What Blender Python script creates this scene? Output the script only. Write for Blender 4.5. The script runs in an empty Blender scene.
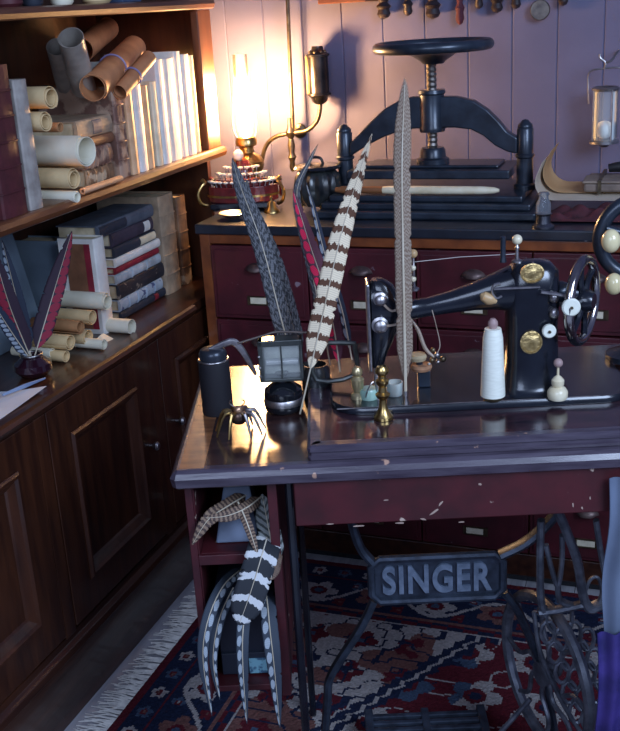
import bpy, bmesh, math, random
from mathutils import Vector, Matrix
from math import sin, cos, pi
random.seed(7)
sc = bpy.context.scene
COL = sc.collection

# ---------------------------------------------------------------- camera
F, PITCH, ROLL, YAW, TY = 1050.0, 0.3330, -0.05952, 0.36039, 0.33558
CAMP = Vector((0, 0, 1.47))
FW = Vector((-sin(YAW)*cos(PITCH), cos(YAW)*cos(PITCH), -sin(PITCH)))
_r = Vector((cos(YAW), sin(YAW), 0)); _u = _r.cross(FW)
RT = _r*cos(ROLL)+_u*sin(ROLL); UP = _u*cos(ROLL)-_r*sin(ROLL)
cam = bpy.data.cameras.new('camera'); camo = bpy.data.objects.new('camera', cam); COL.objects.link(camo)
cam.sensor_fit = 'HORIZONTAL'; cam.sensor_width = 36; cam.lens = 36*F/620; cam.clip_start = .05
camo.matrix_world = Matrix(((RT.x, UP.x, -FW.x, CAMP.x), (RT.y, UP.y, -FW.y, CAMP.y), (RT.z, UP.z, -FW.z, CAMP.z), (0, 0, 0, 1)))
sc.camera = camo

# ---------------------------------------------------------------- light
sc.view_settings.view_transform = 'Standard'; sc.view_settings.look = 'None'
sc.view_settings.gamma = 1; sc.view_settings.use_curve_mapping = False
sc.view_settings.exposure = 0.28
wd = bpy.data.worlds.new('world'); sc.world = wd; wd.use_nodes = True
bg = wd.node_tree.nodes['Background']; bg.inputs[0].default_value = (.42, .50, 1.0, 1); bg.inputs[1].default_value = .16
def area(name, loc, target, size, energy, col, sy=None):
    l = bpy.data.lights.new(name, 'AREA'); l.energy = energy; l.color = col; l.shape = 'RECTANGLE'; l.size = size; l.size_y = sy or size
    o = bpy.data.objects.new(name, l); COL.objects.link(o); o.location = loc
    o.rotation_euler = (Vector(target)-Vector(loc)).to_track_quat('-Z', 'Y').to_euler(); return o
area('window_daylight', (1.5, .2, 2.3), (-.5, 2.0, .8), 1.1, 62, (.58, .73, 1.0), 1.3)
area('window_daylight_front', (-.3, -1.0, 2.0), (-.6, 2.0, .7), 1.2, 22, (.60, .73, 1.0), 1.2)

# ---------------------------------------------------------------- geometry of the place
TV = Vector((cos(TY), sin(TY), 0)); NV = Vector((-sin(TY), cos(TY), 0))
MT = Matrix(((TV.x, NV.x, 0, 0), (TV.y, NV.y, 0, 0), (0, 0, 1, 0), (0, 0, 0, 1)))   # the treadle table's own axes
I4 = Matrix.Identity(4)
def ray(x, y): return RT*((x-310)/F)-UP*((y-365.5)/F)+FW
def pz(x, y, z): d = ray(x, y); return CAMP+d*((z-CAMP.z)/d.z)        # point on a horizontal plane
def px(x, y, X): d = ray(x, y); return CAMP+d*((X-CAMP.x)/d.x)        # point on the bookcase front
def py(x, y, Y): d = ray(x, y); return CAMP+d*((Y-CAMP.y)/d.y)        # point parallel to the back wall
def pn(x, y, n): d = ray(x, y); return CAMP+d*((n-CAMP.dot(NV))/d.dot(NV))  # point parallel to the table front
def tn(v): return Vector((v.dot(TV), v.dot(NV), v.z))
def T(t, n, z): return MT @ Vector((t, n, z))

# ---------------------------------------------------------------- materials
MATS = {}
def mat(name, c1, c2=None, rough=.5, metal=0, scale=8, stretch=(1, 1, 1), bump=0, coat=0, chips=None, chip_at=.66, chip_scale=30, detail=6, emit=None, spec=.5, alpha=1, trans=0, ramp=(.35, .65), bscale=None):
    if name in MATS: return MATS[name]
    m = bpy.data.materials.new(name); m.use_nodes = True; nt = m.node_tree; N = nt.nodes; L = nt.links
    b = N['Principled BSDF']; b.inputs['Roughness'].default_value = rough; b.inputs['Metallic'].default_value = metal
    b.inputs['Coat Weight'].default_value = coat; b.inputs['Coat Roughness'].default_value = .15
    b.inputs['Specular IOR Level'].default_value = spec; b.inputs['Alpha'].default_value = alpha; b.inputs['Transmission Weight'].default_value = trans
    tc = N.new('ShaderNodeTexCoord'); mp = N.new('ShaderNodeMapping'); mp.inputs['Scale'].default_value = stretch
    L.new(tc.outputs['Object'], mp.inputs[0])
    nz = N.new('ShaderNodeTexNoise'); nz.inputs['Scale'].default_value = scale; nz.inputs['Detail'].default_value = detail; L.new(mp.outputs[0], nz.inputs[0])
    cr = N.new('ShaderNodeValToRGB'); c2 = c2 or tuple(x*.6 for x in c1)
    cr.color_ramp.elements[0].position = ramp[0]; cr.color_ramp.elements[1].position = ramp[1]
    cr.color_ramp.elements[0].color = (*c2, 1); cr.color_ramp.elements[1].color = (*c1, 1); L.new(nz.outputs[0], cr.inputs[0])
    out = cr.outputs[0]
    if chips:
        n2 = N.new('ShaderNodeTexNoise'); n2.inputs['Scale'].default_value = chip_scale; n2.inputs['Detail'].default_value = 8; L.new(tc.outputs['Object'], n2.inputs[0])
        r2 = N.new('ShaderNodeValToRGB'); r2.color_ramp.elements[0].position = chip_at; r2.color_ramp.elements[1].position = chip_at+.03
        L.new(n2.outputs[0], r2.inputs[0]); mx = N.new('ShaderNodeMix'); mx.data_type = 'RGBA'
        L.new(r2.outputs[0], mx.inputs[0]); L.new(out, mx.inputs[6]); mx.inputs[7].default_value = (*chips, 1); out = mx.outputs[2]
    L.new(out, b.inputs['Base Color'])
    if bump:
        bp = N.new('ShaderNodeBump'); bp.inputs['Strength'].default_value = bump; bp.inputs['Distance'].default_value = .01
        if bscale:
            n3 = N.new('ShaderNodeTexNoise'); n3.inputs['Scale'].default_value = bscale; L.new(tc.outputs['Object'], n3.inputs[0]); L.new(n3.outputs[0], bp.inputs['Height'])
        else: L.new(nz.outputs[0], bp.inputs['Height'])
        L.new(bp.outputs[0], b.inputs['Normal'])
    if emit: b.inputs['Emission Color'].default_value = (*emit[0], 1); b.inputs['Emission Strength'].default_value = emit[1]
    MATS[name] = m; return m
WOODR = mat('bookcase_wood_lengthwise', (.060, .020, .010), (.026, .009, .006), .30, 0, 6, (7, .8, 7), .10, .5)
WOODV = mat('bookcase_wood_upright', (.068, .022, .010), (.030, .010, .006), .30, 0, 6, (7, 7, .8), .10, .5)
SHELFW = mat('shelf_wood', (.17, .06, .022), (.06, .02, .01), .4, 0, 6, (7, .8, 7), .1, .3)
ORANGE = mat('warm_cabinet_wood', (.27, .075, .022), (.13, .032, .012), .35, 0, 8, (2, 6, 2), .08, .4)
MAROON = mat('maroon_drawer_paint', (.090, .012, .020), (.050, .008, .013), .4, 0, 14, (1, 1, 1), .1, .3, (.26, .19, .22), .69, 22)
APRON = mat('maroon_apron_paint', (.075, .008, .013), (.040, .006, .009), .5, 0, 16, (1, 1, 1), .1, .1, (.55, .42, .34), .69, 26)
TOPM = mat('table_moulding', (.085, .070, .10), (.045, .034, .055), .33, 0, 12, (1, 8, 8), .15, .5, (.50, .30, .22), .69, 30)
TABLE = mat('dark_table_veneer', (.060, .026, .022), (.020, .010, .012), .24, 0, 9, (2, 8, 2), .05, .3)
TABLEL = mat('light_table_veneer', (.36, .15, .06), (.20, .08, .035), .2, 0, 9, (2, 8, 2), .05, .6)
BLACK = mat('black_japanned_iron', (.012, .016, .026), (.006, .008, .014), .26, .3, 20, bump=.03, coat=.7)
IRON = mat('painted_cast_iron', (.060, .080, .120), (.028, .036, .055), .42, .5, 40, bump=.12)
PRESS = mat('press_iron_paint', (.034, .048, .072), (.016, .022, .034), .36, .4, 20, bump=.06, coat=.3)
STEEL = mat('worn_steel', (.55, .53, .53), (.30, .28, .29), .36, 1, 60)
BRASS = mat('old_brass', (.66, .46, .18), (.36, .24, .09), .28, 1, 40)
DBRASS = mat('dark_bronze', (.22, .17, .10), (.09, .07, .05), .38, .9, 40)
IVORY = mat('ivory', (.80, .74, .56), (.68, .58, .38), .35, 0, 30, coat=.3)
WHITEP = mat('pale_enamel', (.82, .84, .74), (.72, .74, .62), .35, 0, 30)
LABEL = mat('cream_label_card', (.76, .70, .54), (.62, .56, .42), .7, 0, 60)
LEATH = mat('old_tan_leather', (.30, .17, .09), (.13, .07, .04), .6, 0, 26, bump=.25, chips=(.55, .42, .28), chip_at=.62, chip_scale=18)
PAGES = mat('aged_page_edges', (.70, .60, .42), (.46, .37, .23), .85, 0, 30, (1, 30, 1))
PARCH = mat('parchment', (.82, .62, .34), (.60, .42, .20), .75, 0, 14, bump=.08)
PARCHW = mat('pale_parchment', (.90, .87, .72), (.78, .72, .54), .75, 0, 14, bump=.06)
PARCHB = mat('brown_wrapping_paper', (.52, .27, .12), (.33, .15, .06), .7, 0, 14, bump=.08)
def glassm(name, col, a=.25, rough=.04):
    if name in MATS: return MATS[name]
    m = bpy.data.materials.new(name); m.use_nodes = True; N = m.node_tree.nodes; L = m.node_tree.links; b = N['Principled BSDF']
    b.inputs['Base Color'].default_value = (*col, 1); b.inputs['Roughness'].default_value = rough
    tr = N.new('ShaderNodeBsdfTransparent'); mx = N.new('ShaderNodeMixShader'); fr = N.new('ShaderNodeFresnel'); fr.inputs[0].default_value = 1.5
    nz = N.new('ShaderNodeTexNoise'); nz.inputs['Scale'].default_value = 30
    ma = N.new('ShaderNodeMath'); ma.operation = 'MULTIPLY_ADD'; ma.inputs[1].default_value = .12; ma.inputs[2].default_value = a-.06; L.new(nz.outputs[0], ma.inputs[0])
    ad = N.new('ShaderNodeMath'); ad.operation = 'ADD'; ad.use_clamp = True; L.new(fr.outputs[0], ad.inputs[0]); L.new(ma.outputs[0], ad.inputs[1])
    L.new(ad.outputs[0], mx.inputs[0]); L.new(tr.outputs[0], mx.inputs[1]); L.new(b.outputs[0], mx.inputs[2]); L.new(mx.outputs[0], N['Material Output'].inputs[0])
    MATS[name] = m; return m
GLASS = glassm('clear_old_glass', (.75, .80, .82), .09)

# ---------------------------------------------------------------- mesh kit
class MB:
    def __init__(s): s.v = []; s.f = []; s.uv = {}
    def add(s, vs, fs):
        o = len(s.v); s.v += [Vector(v) for v in vs]; s.f += [tuple(i+o for i in f) for f in fs]; return s
    def box(s, a, b):
        x0, x1 = sorted((a[0], b[0])); y0, y1 = sorted((a[1], b[1])); z0, z1 = sorted((a[2], b[2]))
        return s.add([(x0,y0,z0),(x1,y0,z0),(x1,y1,z0),(x0,y1,z0),(x0,y0,z1),(x1,y0,z1),(x1,y1,z1),(x0,y1,z1)],
            [(0,3,2,1),(4,5,6,7),(0,1,5,4),(1,2,6,5),(2,3,7,6),(3,0,4,7)])
    def rings(s, rs, cap=True, closed=False):
        n = len(rs[0]); vs = [p for r in rs for p in r]; fs = []
        m = len(rs)
        for i in range(m if closed else m-1):
            j = (i+1) % m
            for k in range(n):
                l = (k+1) % n; fs.append((i*n+k, i*n+l, j*n+l, j*n+k))
        if cap and not closed: fs += [tuple(range(n))[::-1], tuple((m-1)*n+k for k in range(n))]
        return s.add(vs, fs)
    def tube(s, pts, r, n=10, closed=False, flat=1, smooth=0, up=None):
        pts = [Vector(p) for p in pts]; R = list(r) if hasattr(r, '__len__') else [r]*len(pts)
        if smooth: pts, R = spline(pts, R, smooth, closed)
        m = len(pts); rs = []; prev = None
        for i in range(m):
            if closed: d = pts[(i+1) % m]-pts[i-1]
            else: d = pts[min(i+1, m-1)]-pts[max(i-1, 0)]
            d.normalize()
            if prev is None:
                a = Vector(up) if up else (Vector((0, 0, 1)) if abs(d.z) < .9 else Vector((1, 0, 0)))
            else: a = prev
            b = (a-d*a.dot(d)).normalized(); prev = b; c = d.cross(b)
            rs.append([pts[i]+b*(R[i]*cos(2*pi*k/n))+c*(R[i]*flat*sin(2*pi*k/n)) for k in range(n)])
        return s.rings(rs, True, closed)
    def lathe(s, prof, c=(0, 0, 0), axis=(0, 0, 1), n=20, cap=True, a0=0):
        ax = Vector(axis).normalized(); c = Vector(c); u = ax.orthogonal().normalized(); w = ax.cross(u)
        rs = [[c+ax*z+(u*cos(a0+2*pi*k/n)+w*sin(a0+2*pi*k/n))*max(r, .0002) for k in range(n)] for r, z in prof]
        return s.rings(rs, cap)
    def ring(s, c, R, r, axis=(0, 0, 1), n=32, k=10, flat=1):
        ax = Vector(axis).normalized(); u = ax.orthogonal().normalized(); w = ax.cross(u); c = Vector(c)
        return s.tube([c+(u*cos(2*pi*i/n)+w*sin(2*pi*i/n))*R for i in range(n)], r, k, True, flat, up=ax)
    def prism(s, outline, d):   # outline of 3-D points pushed along d
        n = len(outline); a = [Vector(p) for p in outline]; d = Vector(d)
        return s.add(a+[p+d for p in a], [tuple(range(n))[::-1], tuple(range(n, 2*n))]+[(k, (k+1) % n, n+(k+1) % n, n+k) for k in range(n)])
    def sphere(s, c, r, sz=1, n=14):
        return s.lathe([(r*sin(pi*i/n), -r*sz*cos(pi*i/n)) for i in range(n+1)], c, n=n+4)
    def grid(s, fn, nu, nv, th=0):
        P = [[Vector(fn(i/nu, j/nv)) for j in range(nv+1)] for i in range(nu+1)]
        vs = [p for r in P for p in r]; w = nv+1
        fs = [(i*w+j, (i+1)*w+j, (i+1)*w+j+1, i*w+j+1) for i in range(nu) for j in range(nv)]
        if th:
            nn = []
            for i in range(nu+1):
                for j in range(nv+1):
                    a = P[min(i+1, nu)][j]-P[max(i-1, 0)][j]; b = P[i][min(j+1, nv)]-P[i][max(j-1, 0)]
                    nn.append(a.cross(b).normalized())
            o = len(vs); vs = vs+[v+q*th for v, q in zip(vs, nn)]
            fs = [f[::-1] for f in fs]+[tuple(i+o for i in f) for f in fs]
            bd = [i*w for i in range(nu+1)]+[nu*w+j for j in range(1, w)]+[i*w+nv for i in range(nu-1, -1, -1)]+[j for j in range(nv-1, 0, -1)]
            fs += [(bd[k], bd[(k+1) % len(bd)], bd[(k+1) % len(bd)]+o, bd[k]+o) for k in range(len(bd))]
        return s.add(vs, fs)
def spline(pts, R, k, closed=False):
    out = []; ro = []; m = len(pts)
    seg = m if closed else m-1
    for i in range(seg):
        if closed: p0, p1, p2, p3 = pts[i-1], pts[i], pts[(i+1) % m], pts[(i+2) % m]
        else: p0, p1, p2, p3 = pts[max(i-1, 0)], pts[i], pts[i+1], pts[min(i+2, m-1)]
        r1, r2 = R[i], R[(i+1) % m]
        for j in range(k):
            t = j/k; out.append(.5*((2*p1)+(p2-p0)*t+(2*p0-5*p1+4*p2-p3)*t*t+(3*p1-p0-3*p2+p3)*t**3)); ro.append(r1+(r2-r1)*t)
    if not closed: out.append(pts[-1]); ro.append(R[-1])
    return out, ro
MW = {}
def tag(o, label=None, cat=None, group=None, kind=None):
    if label: o['label'] = label
    if cat: o['category'] = cat
    if group: o['group'] = group
    if kind: o['kind'] = kind
    return o
def thing(name, label, cat, loc, rz=0, group=None):
    o = bpy.data.objects.new(name, None); COL.objects.link(o); o.empty_display_size = .05
    o.location = loc; o.rotation_euler = (0, 0, rz); MW[o.name] = Matrix.Translation(Vector(loc)) @ Matrix.Rotation(rz, 4, 'Z')
    return tag(o, label, cat, group)
def mesh(name, mb, m, parent=None, S=I4, bev=0, smooth=False, sub=0, label=None, cat=None, group=None, kind=None):
    """mb's points are in the space S; parts keep their thing's own frame."""
    vs = [S @ v for v in mb.v]
    if parent: M = MW[parent.name]
    else:
        lo = Vector([min(v[i] for v in vs) for i in range(3)]); hi = Vector([max(v[i] for v in vs) for i in range(3)])
        M = Matrix.Translation(Vector(((lo.x+hi.x)/2, (lo.y+hi.y)/2, lo.z)))
    Mi = M.inverted(); me = bpy.data.meshes.new(name); me.from_pydata([Mi @ v for v in vs], [], mb.f); me.update()
    bm = bmesh.new(); bm.from_mesh(me); bmesh.ops.recalc_face_normals(bm, faces=bm.faces); bm.to_mesh(me); bm.free()
    o = bpy.data.objects.new(name, me); COL.objects.link(o); me.materials.append(m)
    if parent: o.parent = parent; MW[o.name] = M
    else: o.location = M.translation; MW[o.name] = M
    if smooth:
        me.polygons.foreach_set('use_smooth', [True]*len(me.polygons))
        md = None
        try: me.set_sharp_from_angle(angle=math.radians(38))
        except Exception: pass
    if bev:
        b = o.modifiers.new('bevel', 'BEVEL'); b.width = bev; b.segments = 2; b.limit_method = 'ANGLE'; b.angle_limit = .7
    if sub:
        b = o.modifiers.new('sub', 'SUBSURF'); b.levels = sub; b.render_levels = sub
    return tag(o, label, cat, group, kind)

# ================================================================ SETTING
WALLY = 2.95
def wallmat():
    m = mat('lilac_board_paint', (.135, .132, .225), (.11, .108, .19), .7, 0, 5, bump=.05)
    N = m.node_tree.nodes; L = m.node_tree.links; b = N['Principled BSDF']
    return m
mb = MB(); mb.box((-2.2, WALLY, 0), (2.6, WALLY+.06, 2.5))
w_ = .119; x = -1.55
mb = MB()
while x < 2.6:                                      # vertical tongue and groove boards
    mb.prism([(x, WALLY+.06, 0), (x+.0002, WALLY+.0025, 0), (x+.003, WALLY, 0), (x+w_-.003, WALLY, 0), (x+w_-.0002, WALLY+.0025, 0), (x+w_, WALLY+.06, 0)], (0, 0, 2.6)); x += w_
mb.box((-1.6, WALLY+.03, 0), (2.6, WALLY+.08, 2.6))
mesh('wall_back', mb, wallmat(), kind='structure')
mesh('wall_left', MB().box((-1.66, .2, 0), (-1.605, WALLY+.06, 2.6)), mat('dark_left_wall', (.10, .07, .07)), kind='structure')
mb = MB()
for i in range(34):
    mb.box((-1.6+i*.125, -.6, -.03), (-1.6+i*.125+.1235, WALLY+.05, 0))
mesh('floor', mb, mat('grey_floor_boards', (.42, .42, .46), (.28, .28, .32), .5, 0, 7, (8, 1, 1), .1), kind='structure', bev=.001)

# ---------------------------------------------------------------- patterned rug, knotted pattern worked out cell by cell
def noise2(x, y, s):
    def h(i, j): return random.Random(i*7919+j*104729+s).random()
    i, j = math.floor(x), math.floor(y); u, v = x-i, y-j; u = u*u*(3-2*u); v = v*v*(3-2*v)
    return (h(i, j)*(1-u)+h(i+1, j)*u)*(1-v)+(h(i, j+1)*(1-u)+h(i+1, j+1)*u)*v
NAVY = (.012, .018, .045); RED = (.085, .012, .020); CREAM = (.30, .28, .28); BLUE = (.045, .07, .12); TAN = (.14, .065, .06)
RX0, RX1, RY0, RY1 = -1.12, .70, .75, 2.40
def blossom(u, v, cx, cy, R, c1, c2):
    d = math.hypot(u-cx, v-cy); a = math.atan2(v-cy, u-cx); p = R*(.62+.38*abs(cos(2.5*a)))
    if d < R*.22: return c2
    if d < R*.42: return RED
    if d < p: return c1
    return None
def rugcol(x, y):
    e = min(x-RX0, RY1-y, y-RY0, RX1-x)           # distance from the rug's edge
    along = y if e in (x-RX0, RX1-x) else x
    if e < .022: return RED
    if e < .075:
        return blossom((along*14) % 1, (e-.022)/.053*.75, .5, .37, .30, BLUE if int(along*14) % 2 else CREAM, TAN) or NAVY
    if e < .082: return RED
    if e < .21:                                     # wide dark border with blossoms and a running vine
        q = (along*6.4) % 1; r = (e-.082)/.128
        b = blossom(q*1.04, r, .5, .5, .36, CREAM if int(along*6.4) % 2 else TAN, BLUE)
        if b: return b
        if abs(r-.5-.36*sin(2*pi*along*3.2)) < .055: return CREAM
        b = blossom(q, r, .06, .2, .14, BLUE, CREAM) or blossom(q, r, .94, .82, .15, RED, TAN)
        return b or NAVY
    if e < .218: return TAN
    if e < .245:
        k = int((along*26)+(1 if e < .232 else 0)) % 2; return RED if k else NAVY
    if e < .252: return CREAM
    cx, cy = -.21, 1.45; dx, dy = abs(x-cx), abs(y-cy)
    z = dx+dy*.59+.012*abs(2*((dy*28) % 1)-1)             # stepped medallion edge
    n1 = noise2(x*34, y*34, 1)
    if z > .60:                                     # corner spandrel, pale ground with dark sprays
        if z < .618: return NAVY
        if z < .628: return CREAM
        if z < .650: return NAVY
        s = noise2(x*26+3, y*30, 5)
        if abs(s-.5) < .055: return NAVY
        b = blossom((x*8) % 1, (y*8) % 1, .5, .5, .34, RED, BLUE)
        if b and n1 > .3: return b
        return CREAM if noise2(x*11, y*11, 9) > .36 else TAN
    b = blossom((x*6.5+.3*(int(y*6.5) % 2)) % 1, (y*6.5) % 1, .5, .5, .40, CREAM if noise2(x*4, y*4, 2) > .45 else BLUE, NAVY)
    if b: return b
    if abs(noise2(x*15, y*15, 12)-.5) < .03: return CREAM
    return RED if z < .57 or n1 > .4 else NAVY
CS = .005; nx = int((RX1-RX0)/CS); ny = int((RY1-RY0)/CS)
vs = []; 
for j in range(ny+1):
    for i in range(nx+1):
        vs.append((RX0+i*CS, RY0+j*CS, .011+.0012*random.random()))
w = nx+1; fs = [(j*w+i, j*w+i+1, (j+1)*w+i+1, (j+1)*w+i) for j in range(ny) for i in range(nx)]
me = bpy.data.meshes.new('patterned_rug'); me.from_pydata([(v[0]+.2, v[1]-1.5, v[2]) for v in vs], [], fs); me.update()
ca = me.color_attributes.new('pattern', 'FLOAT_COLOR', 'CORNER'); buf = []
for j in range(ny):
    for i in range(nx):
        c = rugcol(RX0+(i+.5)*CS, RY0+(j+.5)*CS); g = .8+.35*random.random(); buf += [c[0]*g, c[1]*g, c[2]*g, 1]*4
ca.data.foreach_set('color', buf)
rm = mat('rug_wool', (.1, .1, .1), None, .95, 0, 400, bump=.4); N = rm.node_tree.nodes
at = N.new('ShaderNodeAttribute'); at.attribute_name = 'pattern'; rm.node_tree.links.new(at.outputs['Color'], N['Principled BSDF'].inputs['Base Color'])
N['Principled BSDF'].inputs['Specular IOR Level'].default_value = .1
me.materials.append(rm)
rug = bpy.data.objects.new('patterned_rug', me); COL.objects.link(rug); rug.location = (-.2, 1.5, 0)
tag(rug, 'dark red, navy and cream patterned knotted rug under the treadle table', 'rug'); MW[rug.name] = Matrix.Translation((-.2, 1.5, 0))
md = rug.modifiers.new('thick', 'SOLIDIFY'); md.thickness = .009; md.offset = -1
mb = MB(); y = RY0+.004
while y < RY1:
    for k in range(2):
        yy = y+random.uniform(-.003, .003); dx = random.uniform(.045, .085); dy = random.uniform(-.02, .02)
        mb.tube([(RX0+.004, yy, .008), (RX0-dx*.5, yy+dy*.4, .006+random.random()*.004), (RX0-dx, yy+dy, .003)], [.0022, .002, .0012], 4)
    y += .0060
mesh('fringe', mb, mat('rug_fringe_cotton', (.74, .73, .70), (.5, .49, .48), .9, 0, 60), rug, label='pale cotton fringe')

# ================================================================ BOOKCASE WALL (left)
FX = -1.22
cab = thing('base_cabinet', 'long dark brown wooden base cabinet with panelled doors along the left wall', 'cabinet', (FX, 1.5, 0))
mesh('body', MB().box((-1.6, .35, .16), (FX-.022, 2.93, .705)), WOODR, cab)
mb = MB().box((-1.6, .35, 0), (FX, 2.40, .145)); mb.prism([(FX, .35, .145), (FX+.006, .35, .15), (FX+.002, .35, .165), (FX-.01, .35, .172), (FX-.012, .35, .185), (FX-.05, .35, .19), (FX-.05, .35, .145)], (0, 2.05, 0))
mesh('plinth', mb, WOODR, cab, bev=.002)
def door(y0, y1, z0=.20, z1=.705, knob=None):
    d = mesh('door', MB().box((FX-.02, y0, z0), (FX-.001, y0+.075, z1)).box((FX-.02, y1-.075, z0), (FX-.001, y1, z1)).box((FX-.02, y0+.07, z0), (FX-.0012, y1-.07, z0+.075)).box((FX-.02, y0+.07, z1-.075), (FX-.0012, y1-.07, z1)), WOODV, cab, bev=.0015)
    mesh('door_panel', MB().box((FX-.021, y0+.07, z0+.07), (FX-.014, y1-.07, z1-.07)), WOODV, d)
    a, b, c, e = y0+.075, y1-.075, z0+.075, z1-.075; mb = MB()
    for k, (o, h) in enumerate(((0, .003), (.010, .001), (.018, -.006))):
        pass
    prof = [(0, .001), (.005, .007), (.011, .007), (.016, .001), (.030, -.009), (.034, -.0135), (0, -.0135)]
    rs = [[(FX+h, a+o, c+o) for o, h in prof], [(FX+h, b-o, c+o) for o, h in prof], [(FX+h, b-o, e-o) for o, h in prof], [(FX+h, a+o, e-o) for o, h in prof]]
    mb.rings([[Vector(p) for p in r] for r in rs], False, True)
    mesh('panel_moulding', mb, WOODV, d)
    if knob:
        mesh('knob', MB().lathe([(.004, -.002), (.004, .008), (.010, .014), (.011, .02), (.007, .025), (0, .026)], (FX, *knob), (1, 0, 0), 16), STEEL, d, smooth=True, label='small round metal knob')
for y0, y1, k in ((.62, 1.11, None), (1.15, 1.645, None), (1.69, 2.13, (2.165-.075, .462)), (2.185, 2.62, (2.235, .47))):
    door(y0, y1, knob=k)
for a, b in ((1.648, 1.687), (1.112, 1.148), (2.132, 2.183)): mesh('stile', MB().box((FX-.022, a, .19), (FX-.002, b, .705)), WOODV, cab, bev=.002)
mb = MB(); mb.box((-1.6, .35, .712), (FX-.002, 2.93, .735))
mb.prism([(FX-.002, .35, .735), (FX+.006, .35, .732), (FX+.010, .35, .724), (FX+.006, .35, .716), (FX, .35, .7085), (FX-.002, .35, .7065)], (0, 2.045, 0))
mesh('worktop', mb, WOODR, label='long dark wooden worktop with moulded edge on the left base cabinet', cat='worktop')

bc = thing('bookcase', 'dark wooden bookcase with open shelves standing on the left worktop', 'bookcase', (FX, 1.5, .735))
mesh('back_panel', MB().box((-1.602, .35, .736), (-1.58, 2.70, 1.9)), mat('bookcase_back_board', (.06, .022, .012), (.03, .011, .007), .5, 0, 6, (6, 6, .7)), bc)
def shelf(z0, z1):
    mb = MB().box((-1.58, .36, z0), (FX-.006, 2.68, z1)); mb.prism([(FX-.006, .36, z1), (FX, .36, z1-.003), (FX+.003, .36, (z0+z1)/2), (FX, .36, z0+.003), (FX-.006, .36, z0)], (0, 2.32, 0))
    mesh('shelf', mb, SHELFW, bc)
shelf(1.082, 1.108); shelf(1.468, 1.492)
mesh('side_panel', MB().box((-1.58, 2.68, .736), (FX-.06, 2.70, 1.9)), WOODV, bc)
mesh('front_post', MB().box((FX-.035, 2.60, 1.108), (FX-.013, 2.68, 1.466)), mat('front_post_wood', (.20, .07, .03), (.08, .025, .012), .4, 0, 6, (6, 6, .7)), bc, bev=.003)

# ================================================================ CHEST OF DRAWERS (against the back wall)
CY = 2.42
ch = thing('drawer_chest', 'wide old wooden chest of maroon drawers with cream label cards against the back wall', 'chest of drawers', (-.4, 2.68, 0))
mb = MB().box((-1.195, CY+.02, .06), (.50, 2.93, .918))
mesh('body', mb, ORANGE, ch)
mb = MB().box((-1.197, CY, .02), (-1.168, CY+.02, .918)).box((.46, CY, .02), (.50, CY+.02, .918)).box((-1.168, CY, .894), (.46, CY+.02, .918))
mesh('face_frame', mb, ORANGE, ch, bev=.002)
mb = MB().box((-1.205, CY-.008, .919), (.51, 2.935, .945))
mesh('bottom_rail', MB().box((-1.168, CY, .03), (.46, CY+.02, .095)), WOODR, ch, bev=.003)
mesh('top_slab', mb, mat('blue_black_slab', (.018, .024, .038), (.010, .013, .020), .3, 0, 16, coat=.4, chips=(.25, .24, .27), chip_at=.72), ch, bev=.004)
mesh('skirting', MB().box((-1.19, CY+.03, 0), (.49, CY+.05, .06)), BLACK, ch)
DW = .28
for r in range(4):
    z1 = .890-r*.199; z0 = z1-.193
    for c in range(6):
        x0 = -1.166+c*DW-(.014 if c else 0); x1 = -1.166+(c+1)*DW-.018; xc = -1.04+c*DW
        if x0 > .44: break
        x1 = min(x1, .455)
        d = mesh('drawer', MB().box((x0, CY-.004, z0), (x1, CY+.019, z1)).box((x0+.010, CY-.008, z0+.010), (x1-.010, CY-.002, z1-.010)), MAROON, ch, bev=.0015)
        lz = (z0+z1)/2-.045
        mesh('label_card', MB().box((xc-.022, CY-.0105, lz-.0085), (xc+.022, CY-.008, lz+.0085)), LABEL, d)
        f = .0025; mesh('label_holder', MB().box((xc-.026, CY-.012, lz-.012), (xc+.026, CY-.008, lz-.0088)).box((xc-.026, CY-.012, lz+.0088), (xc+.026, CY-.008, lz+.0115)).box((xc-.030, CY-.011, lz-.012), (xc-.0225, CY-.008, lz+.0115)).box((xc+.0225, CY-.011, lz-.012), (xc+.034, CY-.008, lz+.0115)), DBRASS, d)
        def cup(u, v, xc=xc, lz=lz):
            a = pi*u; q = v*pi/2
            return (xc-.030*cos(a)*(cos(q)*.35+.65), CY-.008-.022*sin(q)*sin(a)**.5 if 0 < a < pi else CY-.008, lz+.078+.020*sin(a)*cos(q)+.002)
        mesh('cup_pull', MB().grid(cup, 14, 6, .0015), mat('tarnished_pull', (.20, .14, .13), (.08, .05, .05), .45, .6, 30), d, smooth=True)

# ================================================================ TREADLE TABLE
tbl = thing('treadle_sewing_table', 'antique treadle sewing table with maroon apron and blue-black iron stand', 'sewing table', T(.2, 1.75, 0), TY)
S = MT
mb = MB(); 
prof = [(0, .757), (.006, .753), (.02, .753), (.02, .785), (.008, .785), (.002, .780), (-.003, .772), (-.001, .762)]
def mould(path, prof):
    """carry a profile (offset inwards, z) round a 2-D path in table space"""
    rs = []
    n = len(path)
    for i, p in enumerate(path):
        p = Vector(p); a = Vector(path[max(i-1, 0)]); b = Vector(path[min(i+1, n-1)])
        d1 = (p-a).normalized() if i else (b-p).normalized(); d2 = (b-p).normalized() if i < n-1 else d1
        n1 = Vector((-d1.y, d1.x)); n2 = Vector((-d2.y, d2.x)); q = (n1+n2).normalized(); q = q/max(q.dot(n1), .3)
        rs.append([Vector((p.x+q.x*o, p.y+q.y*o, z)) for o, z in prof])
    return rs
TL = -.266
mb = MB().rings(mould([(TL, 2.0), (TL, 1.507), (TL+.007, 1.5), (.78, 1.5)], [(o, z) for o, z in prof]))
mesh('edge_moulding', mb, TOPM, tbl, S)
mesh('table_slab', MB().box((TL+.012, 1.512, .7535), (.78, 2.0, .7845)), TABLE, tbl, S)
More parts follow.
